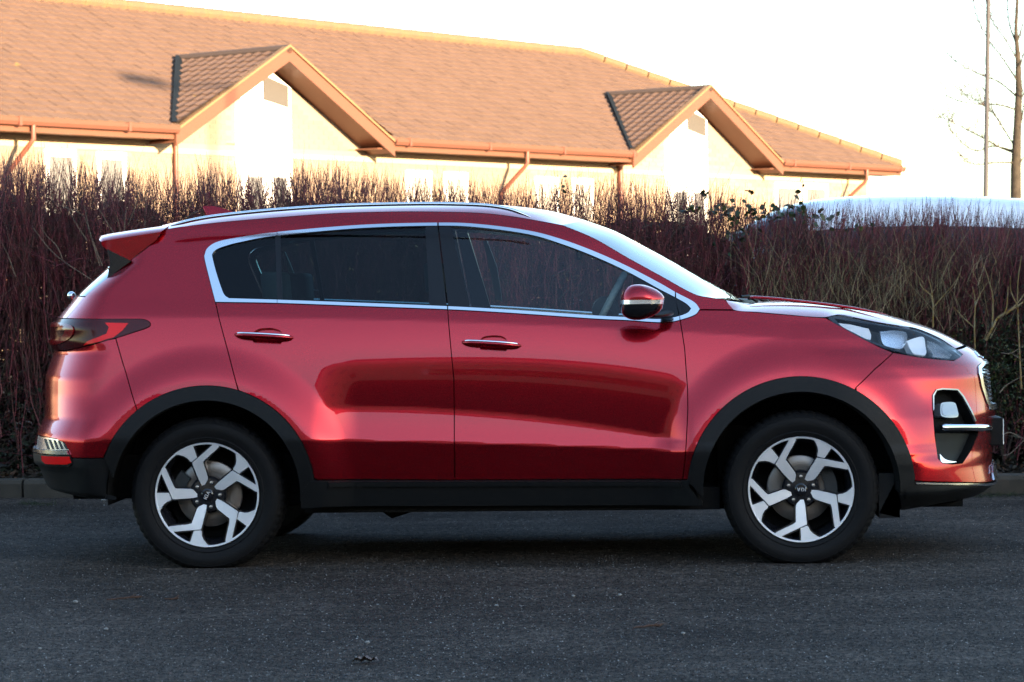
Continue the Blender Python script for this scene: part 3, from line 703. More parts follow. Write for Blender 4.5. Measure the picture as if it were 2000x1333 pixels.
# ================================================================== white car behind the hedge
M['wpaint'] = mat('white_car_paint', (.62, .66, .72), .3, 0, 1.0)
wc = empty('parked_car', 'white estate car half hidden behind the right end of the hedge', 'car', (0, 0, 0))
WY = 7.7
def wpos(px, py, y=WY): p = at_y(px, py, y); return p
x0 = wpos(1500, 400)[0]; zr0 = wpos(1700, 386)[2]
wc.location = (x0, WY, .30)
roofl = [(-.75, 1.02-.0), (-.35, 1.24), (-.0, 1.44), (.28, 1.535), (.7, 1.565), (1.5, 1.56), (2.3, 1.50), (2.9, 1.40), (3.2, 1.05), (3.25, .6)]
kz = (zr0-.30+.055)/1.565
def wsec(x, zt_, wt, belt=.95, wb=.9):
    pts = [(x, .9-wb, .25), (x, .9-wb-.0, .6), (x, .93-wb, belt), (x, .93-wt, zt_-.10), (x, 1.0-wt, zt_-.03), (x, .9, zt_)]
    return pts
secs = []
for x_, z_ in [(-1.75, .72), (-1.6, .86), (-1.0, .96)]+roofl:
    z_ *= kz; bt = min(.95*kz, z_-.03); wt = .62 if z_ > 1.2 else .84
    a = [(x_, 0+(.18 if x_ < -1.6 or x_ > 3.2 else 0), .25), (x_, .0+(.12 if x_ < -1.6 or x_ > 3.2 else 0), .6), (x_, .04, bt), (x_, .9-wt-.02, max(z_-.22, bt+.01)), (x_, .9-wt+.08, z_-.03), (x_, .9, z_)]
    secs.append(a+[(p[0], 1.8-p[1], p[2]) for p in a[-2::-1]])
vv = [p for s_ in secs for p in s_]; k = len(secs[0]); ff = []; fmx = []
for i in range(len(secs)-1):
    for j in range(k-1):
        ff.append((i*k+j, (i+1)*k+j, (i+1)*k+j+1, i*k+j+1))
        xm = (secs[i][0][0]+secs[i+1][0][0])/2
        fmx.append(1 if (j in (2, 7) and 0.0 < xm < 2.9) or (3 <= j <= 6 and -.75 < xm < .2 and i in (3, 4, 5)) else 0)
ff.append(tuple(range(k))); ff.append(tuple((len(secs)-1)*k+j for j in range(k))[::-1]); fmx += [0, 0]
o = mesh_obj('body', vv, ff, [M['wpaint'], M['black_gloss']], wc, True, fmx); recalc(o)
md = o.modifiers.new('sub', 'SUBSURF'); md.levels = md.render_levels = 2
for xx in (-1.0, 2.4):
    for yy, sg in ((.02, 1), (1.78, -1)):
        mb = MB(); mb.lathe([(.0, .0), (.2, .01), (.21, .0), (.3, 0), (.32, .03), (.32, .2), (.0, .2)], xx, .32, 32, 0, ysign=sg, y0=yy); mb.build('wheel', M['rubber'], wc)
exec_car = True

# ================================================================== THE RED CAR
YC = 0.93
car = empty('parked_car', 'dark red five-door SUV parked side-on in front of the hedge, nose to the right', 'car', (0, 0, 0))
AF, LFu, LRu = .83, 1.30, 1.05
def AR(Z): return .42 - .16*sm(Z, 1.0, 1.3)
def sil(pts, front):
    xs, zs = [], []
    for px, py in pts:
        p = at_y(px, py, .5); Z = p[2]
        a = AF if front else float(AR(Z)); s = .128 if front else .225
        ph = math.atan2(a/.88, s); Ys = .05+.88*(1-math.cos(ph)); p = at_y(px, py, Ys)
        xs.append(p[0] + (1 if front else -1)*a*(1-math.sin(ph))); zs.append(p[2])
    o = np.argsort(zs); return np.array(zs)[o], np.array(xs)[o]
FZ, FX = sil([(1900, 969), (1925, 955), (1944, 942), (1945, 935), (1937, 898), (1937, 870), (1941, 830), (1944, 800), (1942, 780), (1940, 757), (1938, 729), (1927, 706), (1904, 684), (1883, 673), (1862, 650), (1840, 620)], True)
RZ, RX = sil([(150, 972), (94, 950), (81, 912), (71, 898), (71, 882), (77, 841), (91, 812), (90, 780), (90, 735), (107, 685), (99, 668), (99, 640), (111, 622), (135, 591), (147, 574), (214, 511), (209, 492), (212, 478), (228, 455)], False)
def smooth_interp(x, xp, fp):
    x = np.asarray(x, float); e = .006
    return (np.interp(x-2*e, xp, fp)+2*np.interp(x-e, xp, fp)+3*np.interp(x, xp, fp)+2*np.interp(x+e, xp, fp)+np.interp(x+2*e, xp, fp))/9
def XF(Z): return smooth_interp(Z, FZ, FX)
def XR(Z): return smooth_interp(Z, RZ, RX)
def fline(pts, deg=2):
    P = np.array([at_y(px, py, .04) for px, py in pts]); c = np.polyfit(P[:, 0], P[:, 2], deg)
    lo, hi = P[0, 0]-.5, P[-1, 0]+.5
    return lambda X: np.polyval(c, np.clip(X, lo, hi))
L_belt = fline([(421, 589), (700, 597), (1000, 610), (1328, 624)])
L_crs = fline([(421, 620), (640, 622), (900, 630), (1100, 637), (1320, 648)])
L_st = fline([(640, 716), (888, 709), (1060, 713), (1200, 726), (1345, 752)], 3)
L_sb = fline([(640, 797), (770, 796), (890, 804), (1100, 822), (1320, 858)])
L_lc = fline([(620, 860), (770, 862), (890, 867), (1100, 872), (1310, 880)])
XS0, XS1 = at_y(655, 760, .04)[0], at_y(1338, 780, .04)[0]
def integ(X, Z, knots):
    """knots from the belt downwards: list of (z array, slope); returns Dz relative to belt value"""
    out = np.zeros_like(X)
    for i in range(len(knots)-1):
        z1, m1 = knots[i]; z2, m2 = knots[i+1]              # z1 > z2
        h = np.maximum(z1-z2, 1e-4); t = np.clip((z1-Z)/h, 0, 1)
        out -= h*(m1*t + (m2-m1)*t*t/2)
    return out
def T(a): return math.tan(R(a))
def Dz(X, Z):
    X = np.asarray(X, float); Z = np.asarray(Z, float)
    b, c, st, sb, lc = L_belt(X), L_crs(X), L_st(X), L_sb(X), L_lc(X); e = .006
    low = [(lc-e, T(-9)), (lc-.17, T(-13)), (lc-.5, T(-16))]
    upk = [(b, T(31)), (c+e, T(28)), (c-e, T(16)), (st+.09, T(11.5))]
    kin = upk + [(st+.01, T(8.6)), (st-.02, T(2.5)), ((st+sb)/2, T(-1.0)), (sb+.012, T(-2.5)), (sb-.010, T(9.5)), (lc+.05, T(13.0)), (lc+e, T(13.5))] + low
    kout = upk + [(st+.01, T(10.2)), (sb, T(9.2)), (lc+.04, T(8.5)), (lc+e, T(6))] + low
    s = sm(X, XS0-.11, XS0+.11)*(1-sm(X, XS1-.08, XS1+.04))
    d = integ(X, np.minimum(Z, b), kin)*s + integ(X, np.minimum(Z, b), kout)*(1-s) + .128
    zz = Z-b                                                  # above the belt
    up = np.where(zz > 0, .56*zz, 0) + np.where(zz > .32, (zz-.32)**2*2.2, 0)
    d = d + np.minimum(up, .6)
    # flared arches
    for (cx_, cz_, r0) in ((ARX[0], ARZ[0], ARR[0]), (ARX[1], ARZ[1], ARR[1])):
        ee = np.hypot(X-cx_, Z-cz_)-r0
        q = 1-sm(ee, .02, .19)
        d = d - .030*q
    # bumpers
    d = d - .022*sm(-X, 1.72, 1.9)*sm(-Z, -.80, -.62)
    d = d - .035*sm(X, 1.78, 2.0)*sm(-Z, -.50, -.40) 
    d = d + .020*np.exp(-((Z-.72)/.10)**2)*sm(X, 1.75, 1.95)
    return d
_a = at_y(403, 967, 0); _b = at_y(1565, 958, 0); _a2 = at_y(403+213, 967, 0); _b2 = at_y(1565+222, 958, 0)
ARX = (_a[0], _b[0]); ARZ = (_a[2], _b[2]); ARR = (_a2[0]-_a[0], _b2[0]-_b[0])
def pos(u, Z):
    u = np.asarray(u, float); Z = np.asarray(Z, float)
    xf, xr = XF(Z), XR(Z); ar = AR(Z); f0, r0 = xf-AF, xr+ar
    ph = np.clip((u-f0)/LFu, 0, 1)*math.pi/2; pr = np.clip((r0-u)/LRu, 0, 1)*math.pi/2
    X = np.where(u > f0, f0+AF*np.sin(ph), np.where(u < r0, r0-ar*np.sin(pr), u))
    plan = np.where(u > f0, 1-np.cos(ph), np.where(u < r0, 1-np.cos(pr), 0))
    d0 = Dz(X, Z); return np.stack([X, d0+(YC-d0)*plan, Z], -1)
def surf(u, Z, off=0.0):
    e = 1e-3; p = pos(u, Z); a = pos(u+e, Z)-pos(u-e, Z); b = pos(u, Z+e)-pos(u, Z-e)
    n = np.cross(a, b); n /= np.linalg.norm(n, axis=-1)[..., None]+1e-12
    fl = n[..., 1:2] > .3; n = np.where(fl, -n, n)
    return p+n*off, n
def Yexp(X, Z):
    xf, xr = XF(Z), XR(Z); ar = AR(Z)
    t = np.maximum((X-(xf-AF))/AF, ((xr+ar)-X)/ar); t = np.maximum(t, 0)
    d0 = Dz(X, Z); return np.where(t < 1, d0+(YC-d0)*(1-np.sqrt(np.maximum(1-t*t, 0))), YC+(t-1)*5), t
YS = np.linspace(-.06, YC, 500)
def uz(p):
    px, py = p[0], p[1]; d = ray(px, py); t = (YS-CP[1])/d[1]; P = CP[None]+d[None]*t[:, None]
    X, Z = P[:, 0], P[:, 2]; ye, tt = Yexp(X, Z); g = YS-ye
    w = np.where(g > 0)[0]
    if len(w) and w[0] > 0:
        i = w[0]; k = g[i-1]/(g[i-1]-g[i]); x, z = X[i-1]+(X[i]-X[i-1])*k, Z[i-1]+(Z[i]-Z[i-1])*k
    else:
        i = int(np.argmax(g)) if not len(w) else 0; x, z = X[i], Z[i]
    xf, xr, ar = float(XF(z)), float(XR(z)), float(AR(z)); f0, r0 = xf-AF, xr+ar
    if len(p) > 2: return (f0+LFu, z) if x > 0 else (r0-LRu, z)
    if x > f0: return (f0+math.asin(min(1, (x-f0)/AF))/(math.pi/2)*LFu, z)
    if x < r0: return (r0-math.asin(min(1, (r0-x)/ar))/(math.pi/2)*LRu, z)
    return (x, z)
def inside(P, poly):
    x, y = P[:, 0], P[:, 1]; r = np.zeros(len(P), bool); q = np.array(poly); x1, y1 = q[:, 0], q[:, 1]; x2, y2 = np.roll(x1, -1), np.roll(y1, -1)
    for a, b, c, d in zip(x1, y1, x2, y2):
        if b == d: continue
        m_ = ((b > y) != (d > y)) & (x < (c-a)*(y-b)/(d-b)+a); r ^= m_
    return r
def offset_poly(q, g):
    q = np.array(q); n = len(q); area = .5*np.sum(q[:, 0]*np.roll(q[:, 1], -1)-np.roll(q[:, 0], -1)*q[:, 1]); sg = 1 if area > 0 else -1
    out = []
    for i in range(n):
        a, b, c = q[i-1], q[i], q[(i+1) % n]; e1 = b-a; e2 = c-b; l1 = np.linalg.norm(e1)+1e-12; l2 = np.linalg.norm(e2)+1e-12
        n1 = np.array([-e1[1], e1[0]])/l1*sg; n2 = np.array([-e2[1], e2[0]])/l2*sg; m_ = n1+n2; k = max(m_@m_, .4)
        out.append(b+m_*(2*g/k))
    return np.array(out)
def dens(q, h):
    out = []
    for i in range(len(q)):
        a, b = np.array(q[i]), np.array(q[(i+1) % len(q)]); k = max(1, int(math.ceil(np.linalg.norm(b-a)/h)))
        for j in range(k): out.append(a+(b-a)*j/k)
    return out
def dedupe(q, e=2e-4):
    o = [q[0]]
    for p in q[1:]:
        if np.linalg.norm(np.array(p)-np.array(o[-1])) > e: o.append(p)
    if np.linalg.norm(np.array(o[0])-np.array(o[-1])) < e: o.pop()
    return o
def arc(cx, cy, r, a0, a1, n=40):
    return [(cx+r*math.cos(R(a0+(a1-a0)*i/n)), cy-r*math.sin(R(a0+(a1-a0)*i/n))) for i in range(n+1)]
def panel(name, poly, m, parent, off=0.0, gap=.0, th=.012, grid=.013, holes=(), hth=None, mirror=True, cuz=False, mside=None):
    q = [np.array(p) for p in poly] if cuz else [np.array(uz(p)) for p in poly]; q = dedupe(q)
    if gap: q = list(offset_poly(q, gap))
    q = dedupe(dens(q, grid)); hs = []
    for h in holes:
        hs.append(dedupe(dens(dedupe([np.array(uz(p)) for p in h]), grid)))
    qa = np.array(q); x0_, z0_ = qa.min(0); x1_, z1_ = qa.max(0)
    gx_, gz_ = np.meshgrid(np.arange(x0_, x1_, grid), np.arange(z0_, z1_, grid)); G = np.stack([gx_.ravel(), gz_.ravel()], 1)
    G[:, 0] += (np.round((G[:, 1]-z0_)/grid).astype(int) % 2)*grid*.5
    k = inside(G, q)
    for h in hs: k &= ~inside(G, h)
    G = G[k]; bd = np.array(q+[p for h in hs for p in h])
    if len(G):
        keep = np.ones(len(G), bool)
        for i in range(0, len(G), 2000):
            dd = np.sqrt(((G[i:i+2000, None]-bd[None])**2).sum(-1)).min(1); keep[i:i+2000] = dd > grid*.45
        G = G[keep]
    vs_ = [Vector(p) for p in q]; ed = [(i, (i+1) % len(q)) for i in range(len(q))]
    for h in hs:
        k0 = len(vs_); vs_ += [Vector(p) for p in h]; ed += [(k0+i, k0+(i+1) % len(h)) for i in range(len(h))]
    vs_ += [Vector(p) for p in G]
    r = delaunay_2d_cdt(vs_, ed, [], 0, 1e-6); ov = np.array([(v.x, v.y) for v in r[0]]); tr = np.array([f for f in r[2] if len(f) == 3])
    ce = ov[tr].mean(1); k = inside(ce, q)
    for h in hs: k &= ~inside(ce, h)
    a_ = ov[tr]; ar_ = .5*np.abs((a_[:, 1, 0]-a_[:, 0, 0])*(a_[:, 2, 1]-a_[:, 0, 1])-(a_[:, 2, 0]-a_[:, 0, 0])*(a_[:, 1, 1]-a_[:, 0, 1]))
    tr = tr[k & (ar_ > 1e-9)]
    used = np.unique(tr); mp = -np.ones(len(ov), int); mp[used] = np.arange(len(used)); ov = ov[used]; tr = mp[tr]
    P, N = surf(ov[:, 0], ov[:, 1], off)
    # winding: normal should follow N
    fn = np.cross(P[tr[:, 1]]-P[tr[:, 0]], P[tr[:, 2]]-P[tr[:, 0]]); fl = (fn*N[tr[:, 0]]).sum(1) < 0; tr[fl] = tr[fl][:, ::-1]
    ec = {}
    for t in tr:
        for a, b in ((t[0], t[1]), (t[1], t[2]), (t[2], t[0])): ec[(int(a), int(b))] = 1
    bnd = [(a, b) for a, b in ec if (b, a) not in ec]
    hb = None
    verts = list(P); faces = [tuple(t) for t in tr]; nf = len(faces); idx = {}
    def dup(i, lo):
        key = (i, lo)
        if key not in idx:
            t_ = th
            if hth and hs:
                pt = ov[i]
                for h in hs:
                    if np.min(np.linalg.norm(np.array(h)-pt, axis=1)) < .002: t_ = hth
            idx[key] = len(verts); verts.append(P[i]-(N[i]*t_ if lo else 0))
        return idx[key]
    for a, b in bnd: faces.append((dup(b, 0), dup(a, 0), dup(a, 1), dup(b, 1)))
    mats_ = [m] if mside is None else [m, mside]
    out = []
    for side in ((0, 1) if mirror else (0,)):
        vv_ = np.array(verts); nn_ = N.copy(); ff_ = faces
        if side: vv_ = vv_.copy(); vv_[:, 1] = 2*YC-vv_[:, 1]; nn_[:, 1] *= -1; ff_ = [f[::-1] for f in faces]
        o = mesh_obj(name, vv_, ff_, mats_, parent if not isinstance(parent, (list, tuple)) else parent[side], True, [0]*nf+[0 if mside is None else 1]*(len(faces)-nf))
        me = o.data; ln_ = []
        for pi, pl in enumerate(me.polygons):
            for li in pl.loop_indices:
                vi = me.loops[li].vertex_index
                ln_.append(tuple(nn_[vi]) if pi < nf else (0, 0, 0))
        sf = [True]*nf+[False]*(len(faces)-nf); me.polygons.foreach_set('use_smooth', sf)
        me.normals_split_custom_set(ln_); out.append(o)
    return out
def sp(*p, n=5):
    r = [tuple(q) for q in catmull([q[:2] for q in p], n)]
    for i, q in enumerate(p):
        if len(q) > 2: r[i*n] = (r[i*n][0], r[i*n][1], 1)
    return r
G1 = .0022
CHO = sp((421, 591), (410, 548), (400.3, 508), (400.6, 497), (406, 485.5), (423, 474.5), (458, 466.5), (541, 454.5), (705, 440.8), (856, 436.6), (936, 439.5), (1032, 452), (1096, 468.5), (1160, 492), (1224, 520.6), (1288, 554), (1320, 572.5), (1355, 591), (1366.5, 605))
CHI = sp((447.6, 584), (440, 579), (434, 568), (423, 535), (415.3, 505), (415.5, 496), (424, 488), (441, 481.5), (470, 474), (541, 461.5), (705, 447), (856, 442.4), (936, 445.8), (1032, 459), (1096, 477.4), (1160, 501.8), (1224, 531), (1288, 566), (1317, 581), (1340, 594), (1350, 604))
CHBO = sp((1366.5, 605), (1357, 616), (1329.6, 625.6), (1304, 630.4), (1272, 630), (1224, 626.5), (1160, 623.4), (1000, 612.5), (874, 605.4), (705, 599), (541, 593), (421, 591))      # outer lower, right to left
CHBI = sp((1350, 604), (1342, 613), (1320, 620.5), (1297, 624), (1272, 624.5), (1224, 621), (1160, 617.5), (1000, 606.5), (874, 599.5), (705, 592.8), (541, 586.8), (447.6, 584))
ROOFB = [(318, 449.5), (346, 444.5), (392, 438.5), (450, 432.3), (550, 424), (650, 416.8), (740, 414), (825, 413.3), (930, 415.8), (1000, 422.8), (1064, 433.6), (1099, 440)]
SCRB = [(1099, 440), (1160, 465.6), (1224, 502.4), (1288, 537.6), (1352, 572.8), (1384, 580.8), (1416, 585)]
BONB = [(1416, 585), (1434, 605.5), (1480, 609.6), (1530, 614), (1580, 618.5), (1612, 621)]
# side body (quarter, roof rail, A pillar)
body = panel('body_side', sp((278, 623.7), (288, 627), (293.7, 633), (289, 640), (260, 650), (226, 661))+[(240, 710), (254.7, 760), (268, 802)]+arc(403, 967, 213, 129, 73, 20)+[(459, 740), (440, 668), (421, 591)]+CHO[1:]+[(1434, 605.5), (1416, 585)]+sp(*SCRB[::-1])[1:]+sp(*ROOFB[::-1])[1:]+[(313.7, 453)]+sp((313.7, 453), (311, 463), (304, 470), (280, 490), (252.4, 511))[1:]+[(209.6, 544), (167, 579.5), (130, 622.5)], M['paint'], car, gap=G1)
# rear door
RDC = sp((494, 650), (505, 643), (522, 641), (538, 642.5), (551, 650), (551, 668), (540, 678), (522, 681.5), (504, 678), (494, 668))
FDC = sp((937.6, 664), (945, 658), (962, 655.5), (980, 657), (990, 665), (990, 684), (980, 692), (962, 694.5), (946, 691), (937.6, 682))
rdoor = panel('rear_door', [(421, 591), (440, 668), (459, 740), (466, 763)]+arc(403, 967, 213, 70.5, 8.7, 26)+[(621, 938), (888.4, 938), (888, 900), (886.4, 739), (874.5, 605)]+CHBO[CHBO.index(min(CHBO, key=lambda p: abs(p[0]-860))):][:-1], M['paint'], car, gap=G1, holes=[RDC], hth=.03)
fdoor = panel('front_door', [(874.5, 605.4), (886.4, 739), (888, 900), (888.4, 938), (1333, 937.5), (1338, 900), (1341, 852), (1343.5, 800), (1343, 762), (1337, 680), (1328.5, 625.8)]+[p for p in CHBO if 890 < p[0] < 1320], M['paint'], car, gap=G1, holes=[FDC], hth=.03)
for dr_, cup in ((rdoor, RDC), (fdoor, FDC)):
    panel('handle_cup', cup, M['paint'], dr_, off=-.022, th=.002, grid=.015)
# front fender
panel('front_fender', [(1328.5, 625.8), (1337, 680), (1343, 762), (1343.5, 800), (1341, 852), (1338, 900), (1333, 937.5), (1343, 937)]+arc(1565, 958, 222, 174.5, 62, 36)+[(1672, 757), (1708, 722), (1744, 689), (1715, 677), (1685.8, 662), (1655, 645), (1613, 621.5), (1580, 619), (1530, 614.7), (1480, 610.5), (1434, 606.5), (1366.5, 606)]+CHBO[1:CHBO.index(min(CHBO, key=lambda p: abs(p[0]-1329)))], M['paint'], car, gap=G1)
# front bumper
FOGP = [(1820.5, 775), (1826.8, 762), (1840, 760), (1869, 761), (1880, 775), (1893, 799), (1905, 826), (1911.5, 846), (1897, 880), (1879.7, 906), (1860, 908), (1841, 905.5), (1832, 897), (1825, 850), (1821.5, 806.8)]
fbump = panel('front_bumper', [(1744, 689), (1708, 722), (1672, 757)]+arc(1565, 958, 222, 61, 5.5, 24)+[(1788, 940), (1860, 942), (1925, 943), (1945, 940.5, 1), (1937, 898, 1), (1938, 850, 1), (1942, 812, 1), (1932, 800), (1925, 783), (1916, 755), (1910, 730), (1909.7, 715), (1918, 709), (1927, 706, 1), (1904, 684, 1), (1883, 673, 1), (1868, 683), (1879.7, 692), (1862, 704.6), (1830, 702), (1791.6, 697.5)], M['paint'], car, gap=G1, holes=[FOGP], hth=.06, mside=M['black'])
# lamp recess in the bumper
fr_ = panel('fog_lamp_recess', FOGP, M['black'], fbump, off=-.055, th=.002)
fl_ = panel('fog_lamp', sp((1840, 800), (1842, 788), (1852, 785), (1868, 786), (1873, 795), (1876, 812), (1868, 815.6), (1852, 815), (1842, 811), (1840, 800))[:-1], M['foglens'], car, off=-.012, th=.04, grid=.01)
panel('lamp_glass', sp((1843, 800), (1845, 790), (1853, 787.5), (1866, 788.5), (1870, 796), (1872, 809), (1866, 812), (1853, 812), (1845, 809), (1843, 800))[:-1], M['foglens'], fl_, off=-.010, th=.002, grid=.01)
for sd in (0, 1):
    q = []
    for px_, py_ in ((1838, 835), (1860, 835), (1880, 835), (1900, 835.5), (1918, 836), (1930, 836.5), (1937, 837)):
        a_ = uz((px_, py_)); P_, N_ = surf(np.array([a_[0]]), np.array([a_[1]]), .002); q.append(P_[0] if not sd else np.array([P_[0][0], 2*YC-P_[0][1], P_[0][2]]))
    mb = MB(); mb.tube([tuple(p_) for p_ in catmull(q, 4)], [.010]+[.0165]*23+[.012], 12); autosmooth(mb.build('bumper_blade', M['chrome_b'], car), 60)
panel('recess_frame', [(1821, 772), (1828, 761), (1840, 758.5), (1870, 760), (1882, 774), (1895, 798), (1906, 823), (1903.5, 823.5), (1892.6, 799.5), (1879.6, 776), (1869, 762.6), (1841, 761.2), (1829, 763), (1823.6, 774), (1823.6, 800), (1822, 803)], M['trim_silver'], car, off=.004, th=.01, grid=.01)
panel('air_inlet', [(1838, 846), (1908, 848), (1893, 880), (1877, 903), (1858, 905), (1843, 900)], M['plastic'], fbump, off=-.035, th=.01)
panel('inlet_trim', sp((1841, 886), (1850, 895), (1862, 899.5), (1874, 901.5), (1868, 903.5), (1846, 903), (1841, 892))[:-1], M['rimsilver'], fbump, off=-.015, th=.015, grid=.012)
# grille
gr = panel('grille', [(1927, 706, 1), (1918, 709), (1910, 716), (1910.5, 730), (1916, 755), (1925, 783), (1933, 802), (1944, 800, 1)], M['black'], car, off=-.03, th=.002)
panel('grille_frame', [(1927, 705, 1), (1917, 708.5), (1909.2, 716), (1910, 730), (1915.5, 755), (1924.5, 783), (1932, 800), (1943, 804, 1), (1943, 790, 1), (1933, 790), (1929, 780), (1921, 755), (1916, 732), (1916, 720), (1922, 713), (1930, 712, 1)], M['chrome'], car, off=.006, th=.02, grid=.012)
for k in range(9):
    y_ = 722+k*8; xa = 1914+k*1.9
    panel('grille_slat', [(xa, y_+2), (xa+6, y_-1), (xa+10, y_+2.5), (1938+min(k, 5), y_, 1), (1938+min(k, 5), y_+2.6, 1), (xa+10, y_+5.5), (xa+6, y_+2), (xa, y_+5)], M['chrome'], gr, off=-.010, th=.012, grid=.012)
emb = panel('nose_badge', [(1906, 683, 1), (1903, 687), (1911, 697), (1922, 703, 1)], M['chrome_b'], car, off=.006, th=.008, grid=.01)
# headlight
HL = sp((1613.5, 618), (1633, 615.5), (1676, 623), (1721, 632.3), (1760, 638), (1791.6, 644), (1834, 662), (1860, 678), (1879.7, 692))+sp((1879.7, 692), (1876, 699), (1862, 704.6), (1830, 702), (1791.6, 697.5), (1749, 688), (1685.8, 662), (1636, 635.8), (1613.5, 618))[1:-1]
hl = panel('headlight', HL, M['interior'], car, off=-.05, th=.001, gap=.002)
panel('housing_rim', HL, M['black_gloss'], hl, off=-.006, th=.05, gap=.002, holes=[[(1630, 621), (1721, 636), (1790, 648), (1832, 665), (1868, 690), (1858, 700), (1791, 693), (1750, 684), (1690, 660), (1645, 637)]])
panel('indicator', [(1638, 627), (1665, 630), (1700, 638), (1705, 650), (1704, 660), (1690, 657), (1662, 643.6)], M['lampwhite'], hl, off=-.018, th=.02, grid=.015)
panel('main_lamp', sp((1721, 645), (1748, 643), (1772, 646.4), (1774, 662), (1764, 678), (1742, 676), (1727, 669), (1721, 645), n=4)[:-1], M['reflector'], hl, off=-.012, th=.03, grid=.012)
panel('dipped_lamp', sp((1773, 664), (1790, 658), (1806, 656), (1810, 672), (1810, 690), (1795, 690), (1783, 685), (1773, 664), n=4)[:-1], M['lampwhite'], hl, off=-.010, th=.03, grid=.012)
panel('marker_strip', [(1815, 662), (1835, 669), (1862, 688), (1858, 698), (1828, 696), (1820, 680)], M['reflector'], hl, off=-.014, th=.02, grid=.015)
panel('lens', HL, M['lens'], hl, off=.001, th=.002, gap=.002)
# bumper lip and black lower parts
panel('lower_bumper', [(1786, 941), (1860, 944), (1925, 945), (1946, 943, 1), (1946, 950, 1), (1915, 969), (1870, 977), (1834, 983), (1760, 997), (1757, 960), (1756, 938)], M['plastic'], car, off=.001, th=.03)
panel('splitter', [(1788, 942), (1860, 944), (1925, 945), (1945, 941, 1), (1945, 945, 1), (1925, 949), (1860, 947.5), (1788, 945.5)], M['chrome'], car, off=.008, th=.02, grid=.015)
panel('lip_corner', [(1937, 905, 1), (1944, 920, 1), (1946, 940, 1), (1938, 938), (1935, 925), (1935, 910)], M['chrome'], car, off=.012, th=.01, grid=.015)
# arch claddings
def clad(cx_, cy_, ro, ri, ao0, ao1, ai1, ai0):
    return panel('arch_cladding', arc(cx_, cy_, ro, ao0, ao1, 44)+arc(cx_, cy_, ri, ai1, ai0, 44), M['plastic'], car, off=.010, th=.05, grid=.018, mside=M['black'])
clad(403, 967, 212.5, 184, 159.8, 8, -4, 170)
clad(1565, 958, 221.5, 192, 175, 5.5, -1, 184)
panel('sill', [(606, 939), (622, 939), (888, 939), (1333, 938.5), (1348, 937), (1347, 950), (1372, 986), (1300, 986), (900, 987), (630, 989), (588, 992), (590, 960)], M['plastic'], car, off=.012, th=.06)
panel('sill_step', [(640, 940), (1330, 939.5), (1335, 949), (640, 950)], M['plastic'], car, off=.022, th=.014)
# rear
TL = [(99.5, 640, 1), (103, 624.5, 1), (130, 623.7), (200, 623.7)]+sp((278, 623.7), (288, 627), (293.7, 633), (289, 640), (260, 650), (226, 661), (180, 673), (130, 684.5))+[(103, 684, 1), (99, 665, 1)]
tl = panel('taillight', TL, M['darklens'], car, off=.004, th=.02, gap=.001)
panel('lamp_chevron', [(205, 631), (251, 632), (240, 646), (222, 660), (196, 668), (164, 675), (172, 667), (190, 660), (208, 653), (213, 640)], M['redlens_b'], tl, off=.0055, th=.001, grid=.012)
panel('lamp_ring', sp((101, 632, 1), (125, 633), (143, 638), (146, 650), (138, 662), (120, 671), (101, 673, 1))+sp((101, 664, 1), (116, 662), (127, 654), (129, 645), (118, 640), (101, 641, 1)), M['redlens'], tl, off=.010, th=.006, grid=.012)
panel('rear_bumper', [(130, 685.5), (180, 674), (226, 661.5), (240, 710), (254.7, 760), (268, 802)]+arc(403, 967, 213, 131, 160, 20)+[(203, 895), (138, 894.7), (134, 880), (126, 866), (110, 858), (92, 854), (79, 853.7, 1), (77, 841, 1), (91, 814, 1), (90, 780, 1), (90, 735, 1), (107, 686, 1)], M['paint'], car, gap=G1)
rl = panel('reverse_lamp', [(79, 855, 1), (92, 855), (110, 859), (125.6, 866), (133.5, 879.5), (72, 880, 1)], M['reflector'], car, off=-.006, th=.02, grid=.012)
for k in range(5):
    panel('lamp_rib', [(84+k*9, 857+k*1.2), (88+k*9, 857.6+k*1.2), (95+k*9, 878), (91+k*9, 878)], M['interior'], rl, off=-.004, th=.003, grid=.012)
panel('lamp_bar', [(70.5, 880, 1), (133, 880.5), (136, 888), (70.5, 887, 1)], M['chrome'], car, off=.010, th=.02, grid=.015)
panel('reflector_frame', [(70.5, 889, 1), (138, 890), (142, 906), (135, 912), (81, 912, 1), (71, 899, 1)], M['plastic'], car, off=.006, th=.02, grid=.015)
panel('rear_reflector', [(84, 890.5), (137.5, 892), (141, 904), (134, 907), (92, 906), (85, 900)], M['redlens_b'], car, off=.009, th=.004, grid=.015)
panel('rear_lower_bumper', [(142, 896), (203, 896)]+arc(403, 967, 196, 159, 180, 8)[:]+[(206, 975), (226, 977), (166.6, 972), (94, 951), (82, 914, 1), (135, 913)], M['plastic'], car, off=.0, th=.03)
panel('tailgate', [(167, 580), (130, 622.5), (112, 622.5, 1), (135, 591, 1), (147, 574.5, 1)], M['paint'], car, gap=G1)
panel('rear_window', [(215, 512, 1), (214, 528), (209.6, 544), (167, 579), (148, 574, 1)], M['black_gloss'], car, off=-.001, th=.01, gap=.001)
for sd in (0, 1):
    q = [at_y(px, py, .235) for px, py in ((209, 487), (256, 510), (233, 527), (210, 544.5), (212, 530), (215, 511))]; mb = MB()
    mb.prism([(p[0], p[2]) for p in q], lambda p, t: (p[0], t, p[1]), 2*YC-.235 if sd else .235, 2*YC-.36 if sd else .36); recalc(mb.build('spoiler_support', M['black_gloss'], car))
